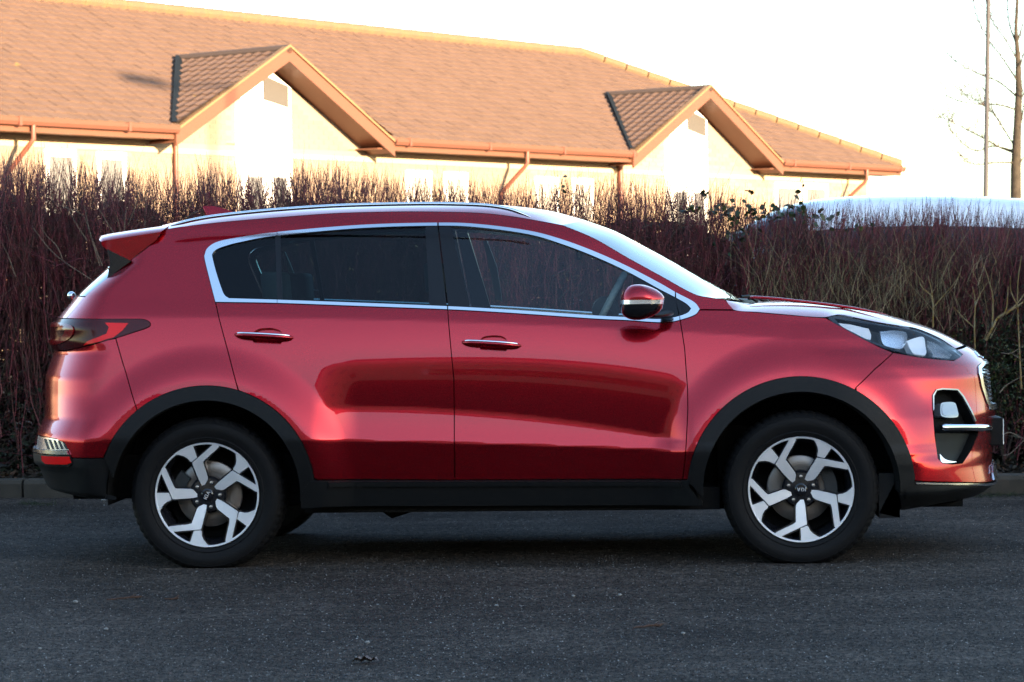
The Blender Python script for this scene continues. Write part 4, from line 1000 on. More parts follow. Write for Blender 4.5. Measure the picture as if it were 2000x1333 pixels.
# glass, pillars, chrome frame
def cut(px_pts, lo, hi): return [p for p in px_pts if lo <= p[0] <= hi]
top_mid = [((a[0]+b[0])/2, (a[1]+b[1])/2) for a, b in zip(CHO, CHI)] if False else CHI
def glasspoly(x0_, x1_, dy=2.0):
    t = sorted([p for p in CHI if x0_ < p[0] < x1_ and p[1] < 583.5], key=lambda p: p[0]); b = sorted([p for p in CHBI if x0_ < p[0] < x1_], key=lambda p: -p[0])
    tx = [p[0] for p in t]; ty = [p[1] for p in t]; bxx = [p[0] for p in b][::-1]; byy = [p[1] for p in b][::-1]
    return t, b, lambda x: np.interp(x, tx, ty), lambda x: np.interp(x, bxx, byy)
def top_at(x):
    t = [p for p in CHI if p[0] > 426 and p[1] < 605]; t = t[[i for i in range(len(t)) if t[i][1] < 500][0]:]; return float(np.interp(x, [p[0] for p in t], [p[1] for p in t]))
def bot_at(x): t = CHBI[::-1]; return float(np.interp(x, [p[0] for p in t], [p[1] for p in t]))
def strip(xa_t, xa_b, xb_t, xb_b, n=10, dt=-2.5, db=2.5):
    tt = [(xa_t+(xb_t-xa_t)*i/n) for i in range(n+1)]; bb = [(xb_b+(xa_b-xb_b)*i/n) for i in range(n+1)]
    return [(x, top_at(x)+dt) for x in tt]+[(x, bot_at(x)+db) for x in bb]
i0 = [i for i, p in enumerate(CHI) if p[0] > 545][0]
qg = CHI[:i0]
panel('quarter_glass', [(545, bot_at(545)+1)]+[(447, 585)]+[(p[0]-1.5 if p[1] > 490 else p[0], p[1]-1.2) for p in qg[1:]]+[(545, top_at(545)-2)], M['glass_d'], car, off=-.004, th=.001)
panel('rear_door_glass', strip(545, 545, 850, 868), M['glass_d'], car, off=-.004, th=.001)
fg = [p for p in CHI if p[0] > 862]; fb = [p for p in CHBI if p[0] > 878]
panel('front_door_glass', strip(862, 880, 1236, 1241, 24), M['glass'], car, off=-.004, th=.001)
panel('window_divider', strip(537.5, 541.5, 547.5, 551.5, 3), M['pillar'], car, off=.001, th=.008)
panel('rear_door_pillar', strip(831, 839, 854.5, 873, 5), M['pillar'], car, off=.001, th=.012)
panel('front_door_pillar', strip(857, 876, 880, 918.4, 6), M['pillar'], car, off=.001, th=.012)
sq = panel('mirror_triangle', strip(1235, 1241, 1318, 1326.5, 10, -2, 2), M['pillar'], car, off=.001, th=.012)
panel('front_quarter_trim', [(1318.5, 581.5)]+[p for p in CHI if p[0] > 1321]+[p for p in CHBI if p[0] > 1329]+[(1328, 618)], M['pillar'], car, off=.001, th=.01)
def inner_frame(lo, hi): return
def ring(lo, hi, xend=0):
    o = [p for p in CHO if lo < p[0] < hi and p[1] < 600]; i = [p for p in CHI if lo < p[0] < hi and p[1] < 600]; return o+i[::-1]
ci = [i for i, p in enumerate(CHO) if p[0] > 430 and p[1] < 480][0]; cii = [i for i, p in enumerate(CHI) if p[0] > 441 and p[1] < 490][0]
def seg_top(a, b):
    o = [p for p in CHO[ci:] if a < p[0] < b]; i = [p for p in CHI[cii:] if a < p[0] < b]
    yo = lambda x: float(np.interp(x, [p[0] for p in CHO[ci:]], [p[1] for p in CHO[ci:]])); yi = lambda x: float(np.interp(x, [p[0] for p in CHI[cii:]], [p[1] for p in CHI[cii:]]))
    return [(a, yo(a))]+o+[(b, yo(b)), (b, yi(b))]+i[::-1]+[(a, yi(a))]
def seg_bot(a, b):
    A, B = CHBO[::-1], CHBI[::-1]; yo = lambda x: float(np.interp(x, [p[0] for p in A], [p[1] for p in A])); yi = lambda x: float(np.interp(x, [p[0] for p in B], [p[1] for p in B]))
    return [(a, yi(a))]+[p for p in B if a < p[0] < b]+[(b, yi(b)), (b, yo(b))]+[p for p in A if a < p[0] < b][::-1]+[(a, yo(a))]
ch = dict(off=.005, th=.012, grid=.02)
panel('chrome_trim', CHO[:ci+1]+[p for p in CHO[ci+1:] if p[0] < 541]+[(541, 454.8), (541, 461.2)]+[p for p in CHI[cii:] if p[0] < 541][::-1]+CHI[:cii][::-1]+[(541, bot_at(541)), (541, 593)]+[p for p in CHBO if p[0] < 541], M['chrome'], car, **ch)
panel('chrome_trim', seg_top(542, 854), M['chrome'], car, **ch)
panel('chrome_trim', seg_bot(542, 873.3), M['chrome'], car, **ch)
panel('chrome_trim', seg_top(857, 1318), M['chrome'], car, **ch)
panel('chrome_trim', seg_bot(875.5, 1327), M['chrome'], car, **ch)
o_ = [p for p in CHO if p[0] > 1321]; i_ = [p for p in CHI if p[0] > 1321]
panel('chrome_trim', [(1320, 572.5)]+o_+[p for p in CHBO if p[0] > 1329.6][1:]+[(1329, 625.8), (1328, 618)]+[p for p in CHBI if p[0] > 1329][::-1]+i_[::-1][1:]+[(1321, 583)], M['chrome'], car, **ch)
# black shell behind the shut lines
panel('inner_shell', [(130, 640), (104, 690), (98, 740), (99, 815), (90, 890), (110, 940), (222, 950), (600, 978), (1350, 976), (1780, 950), (1930, 940), (1930, 830), (1928, 740), (1870, 700), (1745, 700), (1610, 640), (1432, 612), (1340, 635), (1000, 620), (874, 612), (421, 600), (300, 645)], M['black'], car, off=-.065, th=.001, grid=.05, holes=[arc(403, 967, 209, 0, 355, 60), arc(1565, 958, 218, 0, 355, 60)])

# lofted top surfaces
def on_surf(p): a = uz(p); return pos(np.array(a[0]), np.array(a[1]))
def loft(name, Bp, Sp, m, parent=None, p=2.6, nq=14, ns=8, dz=0.0, yin=0.0, pend=None):
    B = [on_surf(q) for q in Bp]; S = [at_y(q[0], q[1], YC*.93) for q in Sp]
    B = catmull(B, ns); S = catmull(S, ns); n = len(B); v = []; qs = np.linspace(0, 1, nq)**1.6
    for i in range(n):
        b, s = np.array(B[i]), np.array(S[i])
        row = []
        for q in qs:
            k = 1-(1-q)**(p if pend is None else p+(pend-p)*float(sm(i/(n-1), .72, 1)))
            row.append((b[0]+(s[0]-b[0])*(1-(1-q)**2), b[1]+yin+(YC-b[1]-yin)*q, b[2]+(s[2]-b[2])*k+dz))
        v += row+[(a, 2*YC-y_, c) for a, y_, c in row[-2::-1]]
    k = 2*nq-1; f = [(i*k+j, (i+1)*k+j, (i+1)*k+j+1, i*k+j+1) for i in range(n-1) for j in range(k-1)]
    return mesh_obj(name, v, f, m, parent, True)
ROOFS = [(330, 441.5), (346, 437), (392, 427), (450, 419), (550, 410), (650, 404.5), (740, 401.5), (825, 400), (930, 400.2), (1000, 403.5), (1075, 412), (1141, 429)]
SCRS = [(1141, 429), (1200, 450.5), (1250, 476), (1310, 508), (1375, 545), (1416, 566), (1458, 589)]
loft('roof', ROOFB, ROOFS, M['paint'], car, p=4.2, pend=1.35)
loft('headliner', ROOFB, ROOFS, M['seatgrey'], car, p=4.2, dz=-.035, yin=.03)
loft('windscreen', SCRB, SCRS, M['screen'], car, p=1.35)
BB = [(1418, 587), (1434, 605.5), (1480, 609.6), (1530, 614), (1580, 618.5), (1612, 619.5), (1640, 614.5), (1676, 621.5), (1721, 630.5), (1760, 636.5), (1791.6, 642), (1834, 660), (1866, 681)]
BS = [(1474, 592), (1494, 589.5), (1520, 588.5), (1550, 589), (1590, 591.5), (1620, 594.5), (1650, 599), (1690, 606), (1735, 616), (1770, 626), (1806, 637), (1845, 653), (1884, 673)]
loft('bonnet', BB, BS, M['paint'], car, p=4.0, nq=18)
# raised edges of the bonnet
q = catmull([at_y(px, py, 1.42) for px, py in ((1450, 578.5), (1475, 579.5), (1510, 582.5), (1550, 587), (1600, 593), (1650, 600.5), (1700, 610))], 4)
for sd in (0, 1):
    mb = MB(); mb.tube([(p[0], p[1] if sd else 2*YC-p[1], p[2]-.004) for p in q], [.004]+[.009]*(len(q)-6)+[.008, .007, .005, .003, .001], 8, sq=.8); autosmooth(mb.build('bonnet_edge', M['paint'], car), 60)
# cowl and wipers
mb = MB(); mb.tube([tuple(at_y(1420, 590, .35)), tuple(at_y(1462, 592, .9)), tuple(at_y(1480, 594, 1.3))], [.02, .02, .02], 8); mb.build('cowl', M['plastic'], car)
for k, (a, b) in enumerate((((1448, 580), (1478, 588)), ((1462, 584), (1500, 590)))):
    mb = MB(); p0 = at_y(*a, .5+.2*k); p1 = at_y(*b, .62+.2*k); mb.tube([tuple(p0), tuple((p0+p1)/2+np.array([0, 0, .012])), tuple(p1)], [.006, .008, .01], 6); mb.build('wiper', M['plastic'], car)
# roof rail
for sd in (0, 1):
    pts = catmull([at_y(px, py, .235) for px, py in ((333, 441.5), (350, 437), (372, 431.5), (400, 426), (429, 421.8), (480, 416), (550, 409.6), (650, 403), (740, 400), (825, 398.6), (880, 399), (930, 400.6), (965, 403.5), (995, 409), (1018, 417), (1036, 424.5))], 4)
    if sd: pts = [np.array([p[0], 2*YC-p[1], p[2]]) for p in pts]
    mb = MB(); n = len(pts); mb.tube([tuple(p) for p in pts], [.0115*min(1, .35+k*.12, .35+(n-1-k)*.12) for k in range(n)], 10, sq=.75); autosmooth(mb.build('roof_rail', M['chrome'], car), 60)
# spoiler
sa = [(313.7, 453), (252.4, 511), (209.6, 489.7), (198.5, 476), (194, 468), (198, 462), (204, 458.5), (240, 452.5), (292, 446.5), (330, 440.5)]
mb = MB(); lay = []
def sp3(Y, lift, ins):
    out = []
    for i, (px, py) in enumerate(sa):
        p = at_y(px, py, .30); f = lift if i >= 4 else 0
        out.append((p[0]+ins*(0), Y, p[2]))
    return out
side = [(313.7, 453.5), (306.6, 468), (280, 488), (252.4, 510.5), (230, 499.5), (209.6, 489.2), (200, 480.5), (197.5, 473), (203, 470.5), (225, 467), (260, 461.5), (290, 457)]
top = [(332, 439.5), (306.6, 462), (280, 478), (252.4, 492), (230, 490), (209.6, 484), (197, 477), (192.5, 467.5), (196.5, 460.5), (212, 456.8), (255, 450), (296, 444.3)]
ntop = len(side); L_ = []
for (w_, y_) in ((0, .262), (.12, .268), (.4, .285), (.75, .33), (.93, .42), (1.0, .60), (1.0, .93)):
    row = []
    for i in range(ntop):
        p = at_y(side[i][0]*(1-w_)+top[i][0]*w_, side[i][1]*(1-w_)+top[i][1]*w_, min(y_, .60)); row.append((p[0], y_, p[2]))
    L_.append(row)
L_ += [[(x_, 2*YC-y_, z_) for x_, y_, z_ in l] for l in L_[-2::-1]]
v = [p for l in L_ for p in l]; f = []
for a in range(len(L_)-1):
    for i in range(ntop): f.append((a*ntop+i, a*ntop+(i+1) % ntop, (a+1)*ntop+(i+1) % ntop, (a+1)*ntop+i))
f.append(tuple(range(ntop))); f.append(tuple((len(L_)-1)*ntop+i for i in range(ntop))[::-1])
o = mesh_obj('spoiler', v, f, M['paint'], car); recalc(o); autosmooth(o, 38)
# shark fin aerial
fin = catmull([(400.6, 423), (399, 414), (396.4, 404.5), (404, 402.5), (417.7, 403), (436, 407.5), (454.8, 414), (462, 420)], 4)
fp = [at_y(a, b, .9) for a, b in fin]; cx_ = np.mean([p[0] for p in fp]); cz_ = min(p[2] for p in fp)
v = []; nfp = len(fp)
for yy, sc_ in ((-.028, .0), (-.012, .62), (0, 1.0), (.012, .62), (.028, .0)):
    for p in fp: v.append((p[0] if sc_ == 1 else cx_+(p[0]-cx_)*(.55+.45*sc_), .9+yy, cz_+(p[2]-cz_)*sc_))
f = [(a*nfp+i, (a+1)*nfp+i, (a+1)*nfp+i+1, a*nfp+i+1) for a in range(4) for i in range(nfp-1)]
autosmooth(mesh_obj('roof_aerial', v, f, M['paint'], car), 50)
# rear wiper pivot cap
mb = MB(); p = at_y(139.5, 578, .93); mb.lathe([(.021*math.sin(math.pi*k/8), -.021*math.cos(math.pi*k/8)) for k in range(9)], 0, 0, 20)
o = mb.build('wiper_cap', M['chrome'], car, True); o.location = tuple(p)
mb = MB(); mb.tube([tuple(p), (p[0]+.05, .93, p[2]-.035)], .012, 8); mb.build('wiper_pivot', M['plastic'], car)
# number plate holder
p0, p1 = at_y(1943, 812, .62), at_y(1962.5, 872, .62)
mb = MB(); mb.box(p0[0]-.02, .67, p1[2], p1[0], 1.19, p0[2]-.012); bevel(mb.build('number_plate_holder', M['plastic'], car), .006)
mb = MB(); mb.box(p1[0]+.0005, .68, p1[2]+.005, p1[0]+.004, 1.18, p0[2]-.02); mb.build('number_plate', M['white'], car)

# door mirror
for sd in (0, 1):
    sg = (lambda y: 2*YC-y) if sd else (lambda y: y)
    root = bpy.data.objects.new('door_mirror', None); C.objects.link(root); root.parent = car
    SLC = [(555.8, 1240, 1252, .25), (557.5, 1231, 1261, .55), (561, 1224.5, 1271, .75), (567, 1218.5, 1283, .88), (574, 1214, 1292, .96), (581, 1212, 1297.5, 1.0), (586, 1211.3, 1297.5, 1.0), (594, 1211, 1296.5, 1.0), (603, 1211.5, 1294.5, .98), (612, 1214, 1286, .9), (619, 1220, 1274, .75), (623.5, 1229, 1262, .5), (625.5, 1238, 1250, .25)]
    def slices(a, b, grow=0.0):
        out = []
        for (py, xl, xr, k) in SLC[a:b]:
            pl, pr = at_y(xl, py, -.09), at_y(xr, py, -.09); cx_ = (pl[0]+pr[0])/2; hx = (pr[0]-pl[0])/2+grow; hy = .095*k+grow; row = []
            for q in range(32):
                a_ = 2*math.pi*q/32; ca, sa_ = math.cos(a_), math.sin(a_)
                e_ = .75; row.append((cx_+hx*math.copysign(abs(ca)**e_, ca)+(0 if ca < 0 else 0), sg(-.085+hy*math.copysign(abs(sa_)**e_, sa_)*(1 if ca < .2 else (1-.45*max(0, ca-.2)))), (pl[2]+pr[2])/2))
            out.append(row)
        v = [p for r_ in out for p in r_]; f = []
        for i in range(len(out)-1):
            for j in range(32): f.append((i*32+j, i*32+(j+1) % 32, (i+1)*32+(j+1) % 32, (i+1)*32+j))
        f.append(tuple(range(32))); f.append(tuple(range((len(out)-1)*32, len(out)*32))[::-1]); return v, f
    for nm, a, b, mm, gw in (('mirror_cap', 0, 7, M['paint'], 0), ('mirror_base', 7, 13, M['black_gloss'], 0), ('turn_signal', 6, 8, M['reflector'], -.001)):
        v, f = slices(a, b, gw); o = mesh_obj(nm, v, f, mm, root); recalc(o); autosmooth(o, 50)
    mb = MB(); a = at_y(1285, 616, -.03); b = at_y(1300, 612, .08)
    mb.tube([(a[0]-.03, sg(-.05), a[2]), (a[0]+.0, sg(-.01), a[2]+.0), (b[0], sg(.05), b[2]+.0), (b[0]+.01, sg(.11), b[2])], [.022, .022, .026, .03], 12, sq=.5); autosmooth(mb.build('mirror_foot', M['plastic'], root), 60)
# door handles
for dr_, (xa, ya, xb, yb, xm, ym) in ((rdoor, (457.5, 654.5, 572, 660.5, 515, 656.5)), (fdoor, (902, 669.5, 1017, 676.5, 960, 671.5))):
    for sd in (0, 1):
        sg = (lambda y: 2*YC-y) if sd else (lambda y: y)
        Y0 = float(on_surf((xm, ym))[1])
        c0, c1, cm = at_y(xa, ya, Y0-.015), at_y(xb, yb, Y0-.015), at_y(xm, ym, Y0-.015)
        mb = MB(); pts = []; rad = []
        for k in range(17):
            t = k/16; p = c0*(1-t)**2+2*t*(1-t)*(2*cm-.5*c0-.5*c1)+c1*t*t; bow = 1-(2*t-1)**4
            pts.append((p[0], sg(Y0+.006-.036*bow), p[2])); rad.append(.0155*(.55+.45*min(1, bow*1.6)) if 0 < k < 16 else .006)
        mb.tube(pts, rad, 14, sq=.85); h = autosmooth(mb.build('door_handle', M['paint'], dr_[sd]), 60)
        mb = MB(); mb.tube([(p[0], p[1]+(-.009 if not sd else .009), p[2]+r_*.62) for p, r_ in zip(pts[1:-1], rad[1:-1])], .0052, 8); autosmooth(mb.build('handle_strip', M['chrome_b'], h), 60)

# ------------------------------------------------------------------ wheels
RS = .2385
def rimpoly():
    """front faces of one fifth, spoke pointing down; unit = rim radius"""
    blade = [(.02, -.165), (-.08, -.27), (-.098, -.32), (-.10, -.615), (-.16, -.655), (-.47, -.80), (-.50, -.835), (-.385, -.89), (-.355, -.865), (.098, -.66), (.10, -.63), (.082, -.40), (.07, -.29), (.045, -.165)]
    fin_ = [(-.015, -.735), (.105, -.685), (.125, -.70), (.155, -.77), (.21, -.83), (.30, -.885), (.345, -.90), (.25, -.945), (.15, -.962), (-.008, -.968)]
    return blade, fin_
def wheel(cx_, cz_, rotdeg, sd):
    ys = -1 if sd else 1; fy = lambda y: (2*YC-y) if sd else y
    root = bpy.data.objects.new('wheel', None); C.objects.link(root); root.parent = car; root.location = (cx_, fy(.03), cz_)
    def yy(y): return y*ys
    # tyre
    RT = .352
    prof = [(.236, .035), (.241, .020), (.250, .014), (.258, .010), (.262, .013), (.285, .004), (.305, .002), (.322, .008), (.3235, .006), (.335, .014), (.344, .026), (.350, .044), (.352, .07), (.352, .165), (.350, .19), (.343, .208), (.31, .222), (.26, .215), (.236, .20)]
    mb = MB()
    def mod(i, j, r): return r-.0045 if (i % 4 == 0 and 9 <= j <= 14) else r
    mb.lathe(prof, 0, 0, 240, 0, mod=mod, ysign=ys)
    t_ = mb.build('tyre', M['rubber'], root); recalc(t_); autosmooth(t_, 30)
    for vtx in t_.data.vertices:                         # load flat
        if vtx.co.z < -cz_+.002: vtx.co.z = -cz_+.002
    # rim barrel
    mb = MB(); mb.lathe([(RS, .022), (RS*.995, .016), (RS*.955, .018), (RS*.94, .03), (.205, .075), (.20, .17), (.215, .19), (.235, .2)], 0, 0, 96, 0, ysign=ys)
    rb = autosmooth(recalc(mb.build('rim', M['rimblack'], root)), 40)
    mb = MB()
    mb.lathe([(RS*.998, .0175), (RS*.99, .0145), (RS*.965, .0150), (RS*.955, .018)], 0, 0, 96, 0, ysign=ys)
    bladep, finp = rimpoly()
    def dish(r): return .016+.022*max(0, (1-r))**1.3*1.0
    sil_, blk = MB(), MB()
    for k in range(5):
        a = R(rotdeg+72*k)*1
        for pl in (bladep, finp):
            q = []
            for x_, z_ in pl:
                X2 = (x_*math.cos(a)-z_*math.sin(a)); Z2 = (x_*math.sin(a)+z_*math.cos(a)); q.append((X2, Z2))
            cen_ = np.mean(q, 0)
            n = len(q); base = len(sil_.v)
            # face with small bevel
            front = [(x_*RS, yy(dish(math.hypot(x_, z_))), z_*RS) for x_, z_ in q]
            ed_ = offset_poly(q, -.006); back = [(x_*RS, yy(dish(math.hypot(x_, z_))+.004), z_*RS) for x_, z_ in ed_]
            ed2 = offset_poly(q, -.030); back2 = [(x_*RS, yy(dish(math.hypot(x_, z_))+.012), z_*RS) for x_, z_ in ed2]
            ed3 = offset_poly(q, -.038); back3 = [(x_*RS, yy(dish(math.hypot(x_, z_))+.05), z_*RS) for x_, z_ in ed3]
            # triangulate concave front
            tri = delaunay_2d_cdt([Vector(p) for p in q], [], [list(range(n))], 1, 1e-7)
            tv = [(v_.x*RS, yy(dish(math.hypot(v_.x, v_.y))), v_.y*RS) for v_ in tri[0]]
            sil_.add(tv, [tuple(f) for f in tri[2]]); sil_.add(front+back, [(i, (i+1) % n, n+(i+1) % n, n+i) for i in range(n)])
            tri = delaunay_2d_cdt([Vector(p) for p in ed2], [], [list(range(n))], 1, 1e-7)
            blk.add([(v_.x*RS, yy(dish(math.hypot(v_.x, v_.y))+.0045), v_.y*RS) for v_ in tri[0]], [tuple(f) for f in tri[2]])
            blk.add([(x_*RS, yy(dish(math.hypot(x_, z_))+.0045), z_*RS) for x_, z_ in ed2]+back3, [(i, (i+1) % n, n+(i+1) % n, n+i) for i in range(n)])
    sil_.v += []
    mb2 = MB(); mb2.lathe([(0, .030), (.075, .034), (.085, .05), (.085, .09), (0, .09)], 0, 0, 60, 0, ysign=ys)
    blk.add(mb2.v, mb2.f)
    o = recalc(blk.build('spoke_backs', M['rimblack'], root)); autosmooth(o, 30)
    s0_ = len(sil_.f); sil_.add(mb.v, mb.f)
    o = recalc(sil_.build('spoke_faces', M['rimsilver'], root)); autosmooth(o, 25)
    # nuts and cap
    for k in range(5):
        a = R(rotdeg+36+72*k-90+0); cx2, cz2 = math.cos(a)*.0575, math.sin(a)*.0575
        mb = MB(); mb.lathe([(0, .018), (.0075, .019), (.0095, .024), (.0095, .04)], cx2, cz2, 12, 0, ysign=ys); autosmooth(recalc(mb.build('wheel_nut', M['chrome'], root)), 40)
    mb = MB(); mb.lathe([(0, .0185), (.022, .0195), (.027, .023), (.0285, .034)], 0, 0, 40, 0, ysign=ys)
    def letter(ch):
        s = .24
        return {'K': [[(0, 0), (s, 0), (s, 1), (0, 1)], [(s, .42), (.85, 1.0), (1.18, 1.0), (.45, .40)], [(.36, .52), (.62, .66), (1.2, 0), (.86, 0)]],
                'I': [[(0, 0), (s, 0), (s, 1), (0, 1)]], 'A': [[(0, 0), (.28, 0), (.66, 1), (.44, 1)], [(.84, 0), (1.12, 0), (.68, 1), (.44, 1)]]}[ch]
    H_ = .0165; xo = -.0205; la = R(emb_rot)
    for ch_, adv in (('K', 1.22), ('I', .45), ('A', 1.0)):
        for st_ in letter(ch_):
            pts_ = []
            for x_, z_ in st_:
                X2, Z2 = xo+x_*H_*.78, (z_-.5)*H_; X2 *= (1 if not sd else -1)
                pts_.append((X2*math.cos(la)-Z2*math.sin(la), X2*math.sin(la)+Z2*math.cos(la)))
            mb.prism(pts_, lambda p, t: (p[0], yy(t), p[1]), .0165, .020, 1)
        xo += adv*H_*.78+.0012
    o = recalc(mb.build('centre_cap', [M['black_gloss'], M['white_letter']], root))
    # brake disc and caliper
    mb = MB(); mb.lathe([(.07, .095), (.075, .092), (.145, .092), (.15, .096), (.15, .112), (.07, .112)], 0, 0, 64, 0, ysign=ys); autosmooth(recalc(mb.build('brake_disc', M['disc'], root)), 40)
    mb = MB(); mb.lathe([(.0, .078), (.066, .08), (.071, .095), (0, .1)], 0, 0, 40, 0, ysign=ys); mb.build('hub', M['black'], root)
    mb = MB(); ca = R(20 if cx_ > 0 else 165)
    for q in range(6):
        a0, a1 = ca-.45+q*.15, ca-.45+(q+1)*.15
        mb.prism([(.11*math.cos(a0), .11*math.sin(a0)), (.165*math.cos(a0), .165*math.sin(a0)), (.165*math.cos(a1), .165*math.sin(a1)), (.11*math.cos(a1), .11*math.sin(a1))], lambda p, t: (p[0], yy(t), p[1]), .07, .13)
    recalc(mb.build('caliper', M['interior'], root))
    mb = MB(); mb.lathe([(0, .155), (.20, .155)], 0, 0, 48, 0, ysign=ys); mb.build('backplate', M['black'], root)
    # raised sidewall lettering
    return root
hubs = {}
for nm, px, py, rdeg, er in (('r', 404.5, 967, -20, 62), ('f', 1564.5, 956.5, 0, 180)):
    p = at_y(px, py, .05); emb_rot = er
    for sd in (0, 1): wr = wheel(p[0], p[2], rdeg, sd); hubs[nm, sd] = wr
M['wall_text'] = mat('tyre_lettering', (.07, .07, .072), .5)
def tyre_text(root, txt, r, a_mid, size, name='tyre_lettering'):
    fc = bpy.data.curves.new('t', 'FONT'); vs_, fs_ = [], []
    adv = size*.62/r; a = a_mid+adv*(len(txt)-1)/2
    for chh in txt:
        if chh != ' ':
            fc.body = chh; fc.size = size; fc.align_x = 'CENTER'; fc.extrude = .0006; fc.resolution_u = 2
            ot = bpy.data.objects.new('t', fc); me = bpy.data.meshes.new_from_object(ot); bpy.data.objects.remove(ot)
            k = len(vs_)
            for v_ in me.vertices:
                x_, y_ = v_.co.x, v_.co.y+r; c_, s_ = math.cos(a-math.pi/2), math.sin(a-math.pi/2)
                vs_.append((x_*c_-y_*s_, .0045-v_.co.z*.6+.0 + .0, x_*s_+y_*c_))
            fs_ += [tuple(k+i for i in pl.vertices) for pl in me.polygons]; bpy.data.meshes.remove(me)
        a -= adv
    mesh_obj(name, vs_, fs_, M['wall_text'], root)
tyre_text(hubs['f', 0], 'ContiPremiumContact 5', .288, R(62), .024)
tyre_text(hubs['f', 0], 'Continental', .288, R(172), .03)
tyre_text(hubs['r', 0], 'Continental', .288, R(0), .03)
tyre_text(hubs['r', 0], '225/60 R17 V', .290, R(95), .024)
# wheel housings
for ax, az, ar_ in ((ARX[0], ARZ[0], ARR[0]), (ARX[1], ARZ[1], ARR[1])):
    for sd in (0, 1):
        ys = -1 if sd else 1; mb = MB(); mb.lathe([(ar_*.93, .0), (ar_*.93, .42), (0, .42)], ax, az, 60, 0, ysign=ys, y0=(2*YC-.045 if sd else .045))
        # keep only above the sill line
        keep = [f for f in mb.f if min(mb.v[i][2] for i in f) > .255]; mb.f = keep; mb.m = [0]*len(keep)
        mb.build('wheel_housing', M['black'], car)
p0, p1 = at_y(1716, 1002, .1), at_y(1757, 1011, .1)
mb = MB(); mb.box(p0[0], .08, p1[2], p1[0], .36, p1[2]+.2); mb.add([(p0[0], .08, p0[2]+.0), (p1[0], .08, p1[2]), (p1[0], .08, p1[2]+.2)], [(0, 1, 2)]); mb.build('air_deflector', M['plastic'], car)
# underbody, exhaust, rear suspension
mb = MB(); mb.box(-.9, .12, .24, .98, 1.74, .34); mb.build('underbody', M['black'], car)
mb = MB(); mb.box(-2.0, .3, .3, -.9, 1.56, .5); mb.build('rear_floor', M['black'], car)
mb = MB(); mb.box(.98, .4, .22, 2.1, 1.46, .6); mb.build('engine_undertray', M['black'], car)
mb = MB(); a = at_y(745, 990, .3); mb.tube([(a[0], .3, .25), (a[0]+.05, .3, .215), (a[0]+.11, .3, .235), (a[0]+.16, .3, .25)], .018, 8); mb.build('exhaust_bracket', M['black'], car)
mb = MB(); mb.tube([(-1.36, .2, .32), (-1.36, .8, .30), (-1.36, 1.66, .32)], .035, 10); mb.tube([(-1.2, .25, .25), (-.75, .35, .33)], .03, 8); mb.build('rear_axle', M['black'], car)
# interior
mb = MB(); mb.box(-.82, .13, .34, .80, 1.73, .40); mb.build('cabin_floor', M['interior'], car)
for sd in (0, 1):
    y0_, y1_ = (.14, .19) if not sd else (1.67, 1.72)
    b_l, b_r = float(L_belt(np.array(-1.2))), float(L_belt(np.array(.75)))
    mb = MB(); mb.prism([(-.82, .4), (.80, .4), (.80, b_r-.02), (-1.2, b_l-.02), (-1.75, b_l-.02), (-1.75, .88), (-.82, .88)], lambda p, t: (p[0], t, p[1]), y0_, y1_); recalc(mb.build('door_card', M['interior'], car))
def seat(x, y, name='seat', bz=.62, top=1.22, rake=.28, w_=.24):
    r = bpy.data.objects.new(name, None); C.objects.link(r); r.parent = car
    def slab(pts, th_, hw, nm, m):
        mb = MB()
        for q in (-1, -.8, .8, 1):
            pass
        ly = [(-hw, .6), (-hw*.85, 1), (hw*.85, 1), (hw, .6)]; v = []; f = []; n_ = len(pts)
        for yy_, k in ly:
            for px_, pz_, nx, nz in pts: v.append((px_+nx*th_*k, y+yy_, pz_+nz*th_*k))
            for px_, pz_, nx, nz in pts[::-1]: v.append((px_-nx*th_*k, y+yy_, pz_-nz*th_*k))
        kk_ = 2*n_
        for a in range(3):
            for i in range(kk_): f.append((a*kk_+i, a*kk_+(i+1) % kk_, (a+1)*kk_+(i+1) % kk_, (a+1)*kk_+i))
        f.append(tuple(range(kk_))); f.append(tuple(3*kk_+i for i in range(kk_))[::-1])
        o = recalc(mesh_obj(nm, v, f, m, r)); bevel(o, .02, 3); return autosmooth(o, 60)
    slab([(x+.02, bz-.02, 0, 1), (x+.25, bz, 0, 1), (x+.5, bz+.03, 0, 1)], .07, w_, 'cushion', M['seat'])
    slab([(x, bz, 1, 0), (x-rake*.45, (bz+top)/2, 1, .1), (x-rake, top, 1, .1)], .06, w_, 'backrest', M['seat'])
    slab([(x-rake-.02, top+.06, 1, 0), (x-rake-.03, top+.20, 1, 0)], .05, w_*.55, 'headrest', M['seat'])
    mb = MB(); mb.tube([(x-rake, y-.06, top), (x-rake-.02, y-.06, top+.1)], .006, 6); mb.tube([(x-rake, y+.06, top), (x-rake-.02, y+.06, top+.1)], .006, 6); mb.build('headrest_posts', M['chrome'], r)
fx_ = at_y(930, 560, .5)[0]
seat(fx_+.12, .52, 'front_seat', .60, 1.17); seat(fx_+.12, 1.34, 'front_seat', .60, 1.17)
rx_ = at_y(600, 560, .5)[0]
seat(rx_+.10, .50, 'rear_seat', .62, 1.14, .22, .30); seat(rx_+.10, 1.36, 'rear_seat', .62, 1.14, .22, .30)
# far side: grey strip painted as the pillar's edge highlight, and a corner trim
for pl, nm in (([(943, 470), (955, 520), (968, 585), (981, 590), (970, 520), (951, 470)], 'far_pillar_highlight'), ([(556, 492), (560, 520), (572, 556), (600, 568), (622, 568), (596, 562), (578, 545), (566, 515)], 'far_corner_trim')):
    q = [at_y(a, b, 1.50) for a, b in pl]; mb = MB(); mb.prism([(a[0], a[2]) for a in q], lambda p, t: (p[0], t, p[1]), 1.50, 1.53); recalc(mb.build('pillar_highlight' if 'pillar' in nm else 'corner_trim', M['seatgrey'], car))
